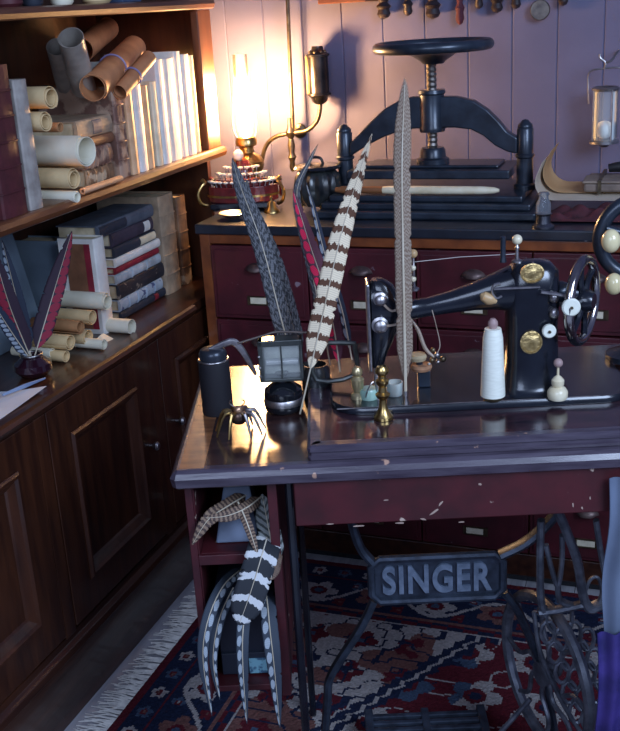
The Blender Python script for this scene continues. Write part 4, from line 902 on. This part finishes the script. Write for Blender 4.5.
# wall rail with hanging figures
rl = thing('hanging_rail', 'dark wooden rail on the lilac wall above the copying press', 'rail', (W_(450, -25).x, WALLY, W_(450, -25, 2.93).z))
rz_ = W_(450, -22, 2.93).z
mesh('rail_board', MB().box((W_(318, 0).x, WALLY-.02, rz_-.012), (.3, WALLY, rz_+.03)), WOODR, rl, bev=.003)
hang = [(384, 19, .013, 'sack'), (408, 16, .009, 'sack'), (433, 19, .014, 'sack'), (460, 25, .008, 'key'), (479, 9, .008, 'sack'), (497, 13, .011, 'sack'), (516, 9, .009, 'sack'), (563, 6, .009, 'sack')]
DK = mat('blackened_figure', (.045, .03, .035), (.015, .01, .014), .5, .2, 40, bump=.2)
names = ['leftmost dark knobbly trinket hanging from the wall rail', 'slim dark trinket second from left on the wall rail', 'widest dark trinket third from left on the wall rail', 'longest thin dark red tassel hanging from the wall rail', 'short dark trinket right of the long tassel', 'dark pointed trinket left of centre pair on the rail', 'small dark trinket just left of the round medal', 'last small dark trinket right of the round medal']
for (x_, yb, r, kd), nm in zip(hang, names):
    r *= 1.45
    b = W_(x_, yb, 2.925); h = rz_-.012-b.z; yy = 2.925
    o = mesh('hanging_trinket', MB().lathe([(0, 0), (r*.7, h*.05), (r, h*.15), (r*.8, h*.3), (r*1.1, h*.4), (r*.6, h*.52), (r*.8, h*.6), (r*.3, h*.72), (.002, h*.8), (.0015, h+.004)], b, n=12), DK if kd == 'sack' else mat('dark_red_tassel', (.12, .02, .035), (.05, .01, .02), .8), smooth=True, label=nm, cat='trinket', group='trinkets hanging from the wall rail')
b = W_(540, 10, 2.925)
md_ = mesh('round_medal', MB().lathe([(0, -.003), (.024, -.003), (.026, 0), (.024, .003), (0, .003)], b, (0, 1, 0), 28), mat('tarnished_medal', (.20, .18, .16), (.09, .08, .08), .35, .9, 40), smooth=True, label='round pierced metal medal hanging from the wall rail', cat='medal')
mesh('medal_ring', MB().ring(b, .012, .003, (0, 1, 0), 20, 8).tube([b+Vector((0, 0, .024)), Vector((b.x, b.y, rz_-.01))], .0016, 6), DK, md_, smooth=True)
a = W_(325, 4, 2.86); b = W_(372, 3, 2.86)
mesh('orange_shelf_board', MB().box((a.x, 2.80, a.z), (b.x, WALLY, a.z+.02)), mat('orange_board', (.36, .12, .05), (.24, .07, .03), .4), label='short orange-brown wall board at the top above the pipe canister', cat='shelf', bev=.002)

# lantern
LNY = 2.86
a = py(604, 143, LNY); b = py(604, 88, LNY); h = b.z-a.z; rl_ = .030
ln = thing('hanging_lantern', 'small glass candle lantern with wire handle hanging on the lilac wall', 'lantern', a)
PEW = mat('lantern_pewter', (.42, .40, .41), (.22, .21, .22), .35, .9, 30)
mesh('base_ring', MB().lathe([(0, -.010), (.010, -.010), (.016, -.004), (rl_+.008, 0), (rl_+.008, .006), (rl_-.002, .010), (0, .010)], a, n=30), PEW, ln, smooth=True)
mesh('top_ring', MB().lathe([(rl_-.006, h-.008), (rl_+.004, h-.006), (rl_+.006, h), (rl_-.002, h+.004), (rl_-.008, h+.002)], a, n=30, cap=False), PEW, ln, smooth=True)
mesh('glass_cylinder', MB().lathe([(rl_-.002, .010), (rl_-.002, h-.006), (rl_-.004, h-.006), (rl_-.004, .010)], a, n=32, cap=False), GLASS, ln, smooth=True)
mesh('round_candle', MB().sphere((a.x, a.y, a.z+.034), .0235, 1.0), mat('white_wax', (.90, .90, .84), (.84, .84, .76), .5), ln, smooth=True, label='round white candle')
for k in range(4):
    an = k*pi/2+.6; mesh('cage_rod', MB().tube([a+Vector((cos(an)*(rl_+.004), sin(an)*(rl_+.004), .002)), a+Vector((cos(an)*(rl_+.004), sin(an)*(rl_+.004), h))], .0018, 6), PEW, ln)
mesh('bail_handle', MB().tube([a+Vector((-rl_-.012, 0, h*.72)), a+Vector((-rl_-.014, 0, h*1.0)), a+Vector((-rl_-.012, 0, h+.040)), a+Vector((-.008, 0, h+.048)), a+Vector((rl_+.010, 0, h+.045)), a+Vector((rl_+.014, 0, h)), a+Vector((rl_+.012, 0, h*.72))], .0022, 8, smooth=5), PEW, ln, smooth=True)
hk = a+Vector((0, 0, h+.050))
mesh('hook', MB().tube([hk+Vector((-.006, 0, -.004)), hk+Vector((-.003, 0, .012)), hk+Vector((-.016, 0, .024)), hk+Vector((-.018, 0, .034))], .003, 8, smooth=4).tube([hk+Vector((-.003, 0, .012)), hk+Vector((.012, 0, .018)), hk+Vector((.022, .02, .034)), hk+Vector((.022, WALLY-LNY, .036))], .003, 8, smooth=4), PEW, ln, smooth=True)

# ================================================================ ON THE SEWING TABLE
# black canister with hinged metal arm
Z0 = .7858
c = tn(pz(217, 417, Z0)); c.y += .024; CT = Vector((c.x, c.y, Z0))
can = thing('black_canister', 'tall matt black cylindrical canister with a bent metal arm at the left of the table', 'canister', T(c.x, c.y, Z0), TY)
hc = .118
mesh('canister_body', MB().lathe([(0, 0), (.0265, 0), (.0275, .003), (.0275, hc-.022), (.0255, hc-.02), (0, hc-.02)], CT, n=32), mat('matt_black_card', (.016, .016, .022), (.010, .010, .015), .6), can, S, smooth=True)
mesh('canister_cap', MB().lathe([(.0235, hc-.02), (.0245, hc-.017), (.0245, hc-.006), (.022, hc), (.019, hc+.002), (0, hc+.002)], CT, n=32), mat('dark_cap_metal', (.05, .06, .08), (.03, .035, .05), .3, .5), can, S, smooth=True)
mesh('cap_rim', MB().ring(CT+Vector((0, 0, hc-.018)), .0262, .0022), STEEL, can, S, smooth=True)
q = [tn(pn(x, y, c.y)) for x, y in ((207, 351), (224, 344), (233, 342), (240, 348), (248, 360), (256, 375))]
mesh('bent_arm', MB().tube(q, [.004, .0065, .007, .0065, .006, .003], 8, flat=.5, smooth=4), STEEL, can, S, smooth=True)
# thin strip bridging from the cap to the glass frame
# mechanical spider with brass and steel legs
c = tn(pz(240, 436, Z0)); SPX = Vector((c.x, c.y+.012, Z0))
sp = thing('mechanical_spider', 'small mechanical spider of dark metal and brass standing in front of the black canister', 'figurine', T(SPX.x, SPX.y, Z0), TY)
mesh('spider_body', MB().sphere(SPX+Vector((0, 0, .032)), .0165, .9).sphere(SPX+Vector((0, .014, .034)), .012, .9), mat('spider_bronze', (.16, .09, .06), (.04, .03, .03), .3, .7, 60), sp, S, smooth=True)
mesh('spider_head', MB().sphere(SPX+Vector((0, -.008, .046)), .0075), mat('copper_head', (.70, .45, .30), (.5, .3, .18), .3, .8), sp, S, smooth=True)
for k, (dx, dy, top_) in enumerate(((-.045, -.020, .030), (.045, -.022, .030), (-.050, .012, .036), (.050, .012, .034), (-.020, -.036, .022), (.024, -.036, .022), (-.022, .038, .030), (.022, .038, .030))):
    o_ = SPX+Vector((0, 0, .032)); e = SPX+Vector((dx*.85, dy*.85, .002)); m_ = SPX+Vector((dx*.5, dy*.5, .040))
    mesh('spider_leg', MB().tube([o_, m_, e], [.0042, .0036, .0014], 7, smooth=4), STEEL if k % 2 else BRASS, sp, S, smooth=True)
for dx in (-.008, .008): mesh('antenna', MB().tube([SPX+Vector((dx*.5, -.008, .050)), SPX+Vector((dx*1.6, -.012, .060)), SPX+Vector((dx*1.3, -.016, .066))], .0011, 6, smooth=3), STEEL, sp, S, smooth=True)

# black glass ink bottle with framed lens above it
c = tn(pz(284, 415, Z0)); c.y += .028; IB = Vector((c.x, c.y, Z0))
ib = thing('lens_stand', 'black round stand carrying a rectangular metal-framed glass case on the left of the machine', 'lens stand', T(c.x, c.y, Z0), TY)
mesh('round_base', MB().lathe([(0, 0), (.030, 0), (.034, .004), (.035, .012), (.033, .026), (.035, .030), (.033, .040), (.020, .050), (.011, .054), (.009, .066), (.012, .070), (0, .070)], IB, n=36), mat('glossy_black_glass', (.010, .012, .016), (.006, .007, .01), .05, 0, 10, coat=1), ib, S, smooth=True)
mesh('silver_band', MB().lathe([(.0345, .013), (.0355, .014), (.0355, .024), (.034, .026)], IB, n=36, cap=False), STEEL, ib, S, smooth=True)
GF = mat('green_grey_frame', (.09, .10, .095), (.045, .05, .05), .35, .5, 30)
nF = c.y-.02
def fr(x, y, n=nF): v = tn(pn(x, y, n)); return (v.x, v.z)
A = fr(257, 342); B_ = fr(304, 381)
x0, z1 = A; x1, z0 = B_
fm = MB(); t_ = .008; dpt = .034
fm.box((x0, nF, z0), (x1, nF+dpt, z0+t_*.8)).box((x0, nF, z1-t_*1.3), (x1, nF+dpt, z1)).box((x0, nF, z0), (x0+t_*1.1, nF+dpt, z1)).box((x1-t_*.7, nF, z0), (x1, nF+dpt, z1)).box(((x0+x1)/2, nF, z0), ((x0+x1)/2+.003, nF+.004, z1))
mesh('case_frame', fm, GF, ib, S, bev=.0015)
mesh('case_glass', MB().box((x0+.004, nF+.004, z0+.004), (x1-.004, nF+.006, z1-.004)), GLASS, ib, S)
mesh('case_backing', MB().box((x0+.004, nF+.030, z0+.004), (x1-.004, nF+.033, z1-.004)), mat('pale_backing', (.88, .90, .80), (.62, .66, .58), .4, 0, 20), ib, S, label='pale greenish backing inside the glass case')
mesh('inner_tube', MB().tube([(x0+.012, nF+.018, (z0+z1)/2-.006), (x1-.008, nF+.018, (z0+z1)/2-.006)], .0065, 12), mat('white_porcelain_tube', (.8, .82, .78), None, .2, coat=1), ib, S, smooth=True)
for dz in (.012, .028, .048): mesh('side_stud', MB().sphere((x0+.001, nF, z0+dz), .003), STEEL, ib, S, smooth=True)
A2 = fr(312, 344, nF+.02); B2 = fr(356, 378, nF+.02); n2 = nF+.02
q = [(A2[0]+.006, n2, A2[1]), (B2[0]-.006, n2, A2[1]-.002), (B2[0], n2, A2[1]-.012), (B2[0]-.002, n2, B2[1]+.006), (A2[0]+.004, n2, B2[1]), (A2[0], n2, A2[1]-.012)]
mesh('side_frame', MB().tube(q, .0045, 8, True, up=(0, 1, 0), smooth=3), GF, ib, S, smooth=True)
mesh('side_frame_bar', MB().tube([(x1-.003, nF+.012, (A2[1]+B2[1])/2), (A2[0]+.002, n2, (A2[1]+B2[1])/2)], .004, 8), GF, ib, S)
mesh('arched_rod', MB().tube([(x0-.035, nF+.01, z1-.004), (x0+.01, nF+.015, z1+.006), ((x0+x1)/2, nF+.02, z1+.010), (x1+.03, nF+.02, z1+.004)], .0022, 8, smooth=5), mat('brown_rod', (.12, .09, .08), (.06, .045, .04), .4, .3), ib, S, smooth=True)

# brass and ivory turned pieces
def turned(lab, x, yb, yt, m, prof, z=.8105, nm='turned_piece', cat='ornament', dn=0, lat=1.0):
    b = tn(pz(x, yb, z)); b.y += dn; t_ = tn(pn(x, yt, b.y)); h = t_.z-z
    return mesh(nm, MB().lathe([(r*lat, k*h) for r, k in prof], (b.x, b.y, z), n=26), m, None, S, smooth=True, label=lab, cat=cat), b, h
PAWN = [(0, 0), (.0125, 0), (.0125, .05), (.010, .09), (.0055, .2), (.0045, .36), (.0085, .42), (.0095, .46), (.0055, .5), (.0045, .60), (.008, .66), (.0085, .72), (.005, .76), (.005, .80), (.0085, .86), (.0088, .92), (.006, .98), (0, 1)]
turned('tall turned brass piece like a chess man in front of the needle', 384, 421, 365, BRASS, PAWN, cat='chess piece', nm='brass_chess_piece', dn=.012, lat=1.3)
turned('short brass and ivory piece left of the tall brass chess man', 358, 396, 367, mat('pale_brass', (.72, .62, .38), (.5, .4, .2), .3, .7), [(0, 0), (.011, 0), (.011, .12), (.007, .2), (.0095, .4), (.0105, .62), (.006, .72), (.0085, .8), (.0085, .9), (.005, 1), (0, 1)], cat='chess piece', nm='brass_chess_piece', dn=-.01, z=.8222, lat=1.1)
mt, b, h = turned('small mint green round box with silver clasp beside the brass pieces', 369, 398, 388, mat('mint_green_enamel', (.40, .62, .52), (.3, .5, .42), .3, coat=.6), [(0, 0), (.015, 0), (.016, .2), (.016, .8), (.014, 1), (0, 1)], nm='round_box', cat='box', dn=.0, z=.8222)
mesh('wire_clasp', MB().tube([(b.x-.006, b.y-.016, .812+h), (b.x, b.y-.018, .83+h), (b.x+.010, b.y-.012, .836+h), (b.x+.016, b.y-.004, .812)], .0013, 6, smooth=4), STEEL, mt, S, smooth=True)
c = tn(pz(399, 399, .822)); mesh('glass_tumbler', MB().lathe([(0, 0), (.012, 0), (.0135, .002), (.0145, .024), (.013, .024), (.012, .004), (0, .004)], (c.x-.006, c.y+.02, .8222), n=24), glassm('greenish_tumbler_glass', (.7, .8, .78), .45), None, S, smooth=True, label='tiny greenish glass cup right of the tall brass chess man', cat='cup')
bb, b, h = turned('tall white ivory cone shaped bobbin in front of the machine pillar', 494, 402, 326, mat('white_cotton_cone', (.86, .88, .78), (.76, .78, .68), .5, 0, 60, (1, 1, 6)), [(0, .06), (.0205, .06), (.0205, .10), (.0185, .5), (.0165, .85), (.0135, .97), (0, .97)], z=.8222, nm='thread_cone', cat='thread cone', dn=.012)
bs = mesh('cone_foot', MB().lathe([(0, 0), (.014, 0), (.016, h*.03), (.012, h*.06), (0, h*.06)], (b.x, b.y, .8222), n=22), DBRASS, bb, S, smooth=True)
mesh('cone_tip', MB().lathe([(.006, h*.97), (.0085, h*1.02), (.008, h*1.06), (.004, h*1.1), (0, h*1.1)], (b.x, b.y, .8222), n=16), mat('mauve_tip', (.44, .30, .28), (.3, .2, .2), .5), bb, S, smooth=True)
fn_, b, h = turned('ivory stacked knob finial standing at the foot of the machine pillar', 559, 401, 358, IVORY, [(0, 0), (.015, 0), (.017, .06), (.017, .18), (.013, .27), (.0085, .30), (.0105, .36), (.0105, .46), (.006, .54), (.0022, .58), (.002, .80), (0, .80)], z=.8222, nm='ivory_finial', cat='finial', dn=.012)
mesh('finial_bead', MB().sphere((b.x, b.y, .8222+h*.88), .0078), mat('mauve_tip', (.44, .30, .28)), fn_, S, smooth=True)

# brass sewing clamp bird on a small dark post behind the tall feather
c = tn(pz(424, 386, .822)); B0 = Vector((c.x, c.y, .8222))
cl = thing('clamp_stand', 'small dark post with a tan pincushion and beaded wire arms behind the tall brown feather', 'pincushion stand', T(c.x, c.y, .8222), TY)
mesh('post', MB().box((c.x-.011, c.y-.008, .8222), (c.x+.011, c.y+.008, .853)), PRESS, cl, S, bev=.002)
mesh('lower_cushion', MB().lathe([(0, 0), (.017, 0), (.019, .005), (.017, .010), (0, .010)], B0+Vector((-.004, 0, .031)), n=24), mat('rust_felt', (.42, .22, .12), (.26, .13, .07), .9, 0, 60), cl, S, smooth=True)
mesh('upper_cushion', MB().lathe([(0, 0), (.014, 0), (.016, .006), (.014, .011), (0, .012)], B0+Vector((-.010, 0, .049)), n=24), mat('tan_felt', (.52, .42, .26), (.36, .28, .17), .9, 0, 60), cl, S, smooth=True)
mesh('cushion_pin', MB().tube([B0+Vector((-.007, 0, .040)), B0+Vector((-.007, 0, .052))], .006, 10), PRESS, cl, S)
bn = c.y-.005
def cw(x, y): return tn(pn(x, y, bn))
mesh('wire_arm', MB().tube([cw(410, 318), cw(418, 330), cw(425, 348), cw(434, 357)], [.0015, .0035, .0035, .002], 8, smooth=4), BONE, cl, S, smooth=True)
mesh('wire_arm', MB().tube([cw(396, 338), cw(410, 336)], .0018, 6), STEEL, cl, S)
for i, (x_, y_, r_) in enumerate(((433, 350, .0045), (437, 355, .0055), (432, 360, .0045), (438, 362, .004), (443, 359, .0055), (429, 364, .0035))):
    mesh('bead', MB().sphere(cw(x_, y_), r_, n=10), STEEL if i % 2 else DBRASS, cl, S, smooth=True)
mesh('crank_handle', MB().tube([cw(436, 306), cw(444, 306), cw(449, 304)], [.0022, .0035, .003], 8).tube([cw(441, 300), cw(441, 313)], .0022, 8), STEEL, sm, S, smooth=True)

# second hand-cranked black wheel at the right edge
wn = 1.80
wcn = tn(pn(640, 238, wn)); 
cw2 = thing('iron_hand_wheel_stand', 'heavy black iron wheel with cream knobs standing at the right edge of the table', 'wheel', T(wcn.x, wn, .8222), TY)
mesh('wheel_rim', MB().ring(wcn, .068, .0125, (.15, 1, 0), 48, 12), PRESS, cw2, S, smooth=True)
mesh('wheel_spoke', MB().tube([wcn+Vector((-.06, 0, .02)), wcn, wcn+Vector((.06, 0, -.02))], .007, 10), PRESS, cw2, S, smooth=True)
mesh('wheel_spoke', MB().tube([wcn+Vector((-.02, 0, -.06)), wcn, wcn+Vector((.02, 0, .06))], .007, 10), PRESS, cw2, S, smooth=True)
mesh('wheel_stand', MB().tube([wcn+Vector((0, .022, .0)), Vector((wcn.x, wn+.022, .90)), Vector((wcn.x, wn+.022, .836))], [.012, .010, .014], 12).lathe([(0, .8222), (.045, .8222), (.045, .832), (.015, .842), (0, .842)], (wcn.x, wn+.022, 0), n=28).tube([wcn+Vector((0, -.01, 0)), wcn+Vector((0, .03, 0))], .014, 14), PRESS, cw2, S)
for (x_, y_, r_) in ((611, 241, .0165), (614, 284, .0155)):
    k_ = tn(pn(x_, y_, wn-.028)); mesh('cream_knob', MB().sphere(k_, r_, 1.25), mat('cream_knob_enamel', (.80, .70, .42), (.66, .55, .30), .25, coat=.6), cw2, S, smooth=True, label='smooth cream coloured knob')
    mesh('knob_rod', MB().tube([k_, k_+Vector((.004, .028, 0))], .003, 8), STEEL, cw2, S)

# ---- feathers on the table
def onz(x, y, z=Z0): return pz(x, y, z)
def ftr(lab, pts, W, m, n0, n1=None, base=None, **k):
    q = P_n(pts, n0, n1); return feather(lab, q, W, m, **k)
b0 = tn(pz(300, 415, Z0)).y
ftr('large white and brown barred feather leaning in front of the glass case', [(300, 414), (309, 375), (322, 318), (341, 235), (360, 170), (372, 134)], .040, FM_STRIPE, b0, b0+.01, bare=.17, tip=.35, cup=.25)
b1 = tn(pz(405, 411, .81)).y
ft = ftr('tall straight brown speckled feather standing upright before the machine arm', [(406, 411), (405, 360), (403, 250), (402, 160), (405, 78)], .0275, FM_BRN, b1, b1+.004, bare=.10, tip=.78, skew=.5, cup=.2, quill=.0028)
c = tn(pz(406, 411, .81)); fb = mesh('feather_holder', MB().lathe([(0, 0), (.006, 0), (.006, .004), (.004, .008), (.0055, .016), (.003, .024), (.004, .030), (.0028, .036)], (c.x, c.y, .8102), n=14), STEEL, None, S, smooth=True, label='tiny silver holder gripping the foot of the tall brown feather', cat='holder')
GB = 'dark feathers bunched behind the glass case'
nb = b0+.07
ftr('broad grey-blue barred feather leaning far left above the glass case', [(296, 372), (281, 318), (262, 245), (240, 185), (232, 158)], .035, FM_GREY, nb, nb+.10, bare=.05, tip=.6, group=GB)
ftr('second grey-blue feather close beside the broad left-leaning one', [(302, 370), (291, 320), (274, 262), (250, 205), (247, 178)], .032, FM_GREY, nb+.012, nb+.12, bare=.05, tip=.6, group=GB)
ftr('bright crimson spotted feather rising behind the glass case', [(340, 372), (335, 335), (325, 290), (310, 245), (293, 190)], .030, FM_PINK, nb-.012, nb+.06, bare=.05, tip=.5, group=GB)
ftr('thin dark feather curling over the crimson one towards the black pot', [(330, 365), (318, 300), (302, 230), (297, 190), (310, 160), (318, 144)], .016, FM_GREY, nb+.05, nb+.15, bare=.05, tip=.6, group=GB)
ftr('slim slate feather right of the crimson feather', [(352, 360), (342, 310), (325, 255), (314, 210), (306, 182)], .015, FM_BLUE, nb+.03, nb+.13, bare=.05, tip=.5, group=GB)
c = T(.0, nb+.012, Z0)
jr = mesh('feather_jar', MB().lathe([(0, 0), (.024, 0), (.026, .004), (.026, .052), (.022, .058), (.022, .062), (.020, .062), (.020, .056), (.0235, .050), (.0235, .006), (0, .006)], (-.035, nb+.02, Z0), n=28), mat('dark_feather_jar', (.03, .035, .04), (.015, .018, .02), .25, coat=.6), None, S, smooth=True, label='dark jar holding the bunched feathers behind the glass case', cat='jar')

# ---- pigeonhole contents
PF = 1.52
GP = 'feathers hanging out of the pigeonholes'
def pf(lab, pts, W, m, ns, **k):
    q = [pn(x, y, n) for (x, y), n in zip(pts, ns)]; return feather(lab, q, W, m, group=GP, **k)
pf('far left spotted slate feather hanging from the lower pigeonhole', [(246, 566), (224, 585), (208, 620), (203, 660), (212, 716)], .022, FM_SP, (1.66, 1.55, 1.49, 1.47, 1.47), bare=.03, tip=.4)
pf('second spotted slate feather hanging left in the lower pigeonhole', [(248, 562), (232, 590), (219, 620), (213, 660), (220, 700)], .021, FM_SP, (1.68, 1.57, 1.51, 1.49, 1.49), bare=.03, tip=.4)
pf('middle spotted slate feather hanging straight down from the lower pigeonhole', [(258, 570), (248, 600), (243, 630), (243, 670), (247, 724)], .022, FM_SPR, (1.64, 1.55, 1.50, 1.48, 1.48), bare=.03, tip=.4)
pf('right spotted slate feather hanging at the case edge', [(262, 566), (267, 600), (270, 630), (274, 665), (280, 728)], .028, FM_SPR, (1.64, 1.54, 1.50, 1.48, 1.48), bare=.03, tip=.4)
pf('broad black and white barred feather draped over the shelf edge', [(272, 520), (264, 548), (256, 575), (248, 600), (239, 625)], .054, FM_BW, (1.60, 1.515, 1.49, 1.475, 1.465), bare=.15, tip=.7)
pf('grey scaled feather standing in the right of the upper pigeonhole', [(276, 566), (272, 545), (267, 520), (262, 494)], .038, FM_GREY2, (1.525, 1.535, 1.56, 1.60), bare=.03, tip=.5)
pf('brown feather curving out at the left of the upper pigeonhole', [(248, 494), (228, 506), (208, 520), (192, 545)], .026, FM_TAN, (1.62, 1.56, 1.52, 1.505), bare=.05, tip=.5)
pf('second brown feather crossing the upper pigeonhole', [(262, 496), (246, 508), (226, 516), (204, 518)], .022, FM_TAN, (1.60, 1.55, 1.53, 1.52), bare=.05, tip=.5)
pf('narrow tan feather hanging down the middle of the upper pigeonhole', [(238, 502), (246, 520), (253, 540), (258, 556)], .016, FM_TAN, (1.56, 1.53, 1.515, 1.505), bare=.05, tip=.4)
pf('short brown tufted feather at the right corner of the shelf edge', [(276, 548), (274, 560), (271, 580)], .026, FM_TAN, (1.53, 1.505, 1.49), bare=.05, tip=.5)
ub = mesh('blue_packet', MB().prism([(-.215, 1.57, .619), (-.142, 1.57, .619), (-.155, 1.62, .70), (-.200, 1.62, .70)], (0, .06, 0)), mat('slate_packet', (.14, .18, .27), (.09, .12, .18), .6), None, S, label='slate blue packet standing in the upper pigeonhole', cat='packet', bev=.003)
bxo = thing('storage_box', 'dark navy box with a pale blue label in the lower pigeonhole', 'box', T(-.178, 1.65, .3575), TY)
mesh('box_body', MB().box((-.226, 1.575, .3575), (-.128, 1.78, .53)), mat('navy_box_card', (.012, .016, .03), (.008, .010, .02), .5), bxo, S, bev=.002)
mesh('box_drawer', MB().box((-.224, 1.569, .3595), (-.130, 1.5755, .402)), mat('navy_box_card2', (.016, .022, .04), (.010, .014, .025), .45), bxo, S, bev=.001)
a_ = tn(pn(250, 671, 1.568)); b_ = tn(pn(269, 687, 1.568))
mesh('box_label', MB().box((a_.x, 1.5675, max(b_.z, .361)), (b_.x, 1.569, max(b_.z, .361)+.030)), mat('blue_printed_label', (.20, .42, .52), (.05, .12, .2), .5, 0, 90, ramp=(.4, .5)), bxo, S)

# violet draped cloth at the lower right, pale sheet added as bluish glow above
def drape(t0, t1, n, z0, z1, amp, k, bulge=.0):
    return MB().grid(lambda s, q: (t0+(t1-t0)*s+.003*sin(7*q), n+amp*sin(k*s*pi+2*q)-bulge*sin(pi*q)-.012*q*sin(9*q+3*s), z1+(z0-z1)*q), 40, 40, .0015)
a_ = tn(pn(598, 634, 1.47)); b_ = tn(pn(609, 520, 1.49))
mesh('violet_scarf', drape(a_.x, a_.x+.14, 1.47, .03, a_.z, .006, 8, .012), mat('violet_silk', (.05, .035, .20), (.02, .018, .10), .45, 0, 20), None, S, smooth=True, label='violet silk scarf hanging at the lower right in front of the iron stand', cat='scarf')
mesh('pale_glow_sheet', drape(b_.x, b_.x+.12, 1.495, a_.z-.05, .74, .005, 6), mat('pale_blue_glow_tint', (.14, .18, .27), (.10, .13, .20), .7), None, S, smooth=True, label='pale blue sheet standing in for a glow above the violet scarf at the table edge', cat='cloth')
# scuffs on the apron
random.seed(11)
mb = MB()
for (x_, y_, w_, h_, sl) in ((434, 512, 11, 3, -.7), (441, 503, 6, 3, -1.0), (423, 519, 8, 2.5, .2), (386, 500, 6, 1.2, 0), (480, 484, 4, 3, 0), (573, 505, 2, 5, .8), (582, 508, 3, 3, .5), (330, 524, 9, 1.4, 0), (358, 526, 12, 1.5, 0), (590, 498, 2, 4, .5), (400, 523, 10, 1.6, 0), (462, 522, 7, 1.2, 0)):
    c = tn(pn(x_, y_, 1.5118)); r = w_/640/2; k = h_/640/2; pts = []
    for i in range(10):
        a = 2*pi*i/10; q = random.uniform(.6, 1.1); pts.append((c.x+r*cos(a)*q, 1.5112, c.z+k*sin(a)*q-sl*r*cos(a)*q*1.0))
    mb.prism(pts, (0, .0016, 0))
mesh('paint_scuffs', mb, mat('bare_wood_scuff', (.46, .34, .28), (.30, .2, .17), .8), tbl, S, kind='stuff')
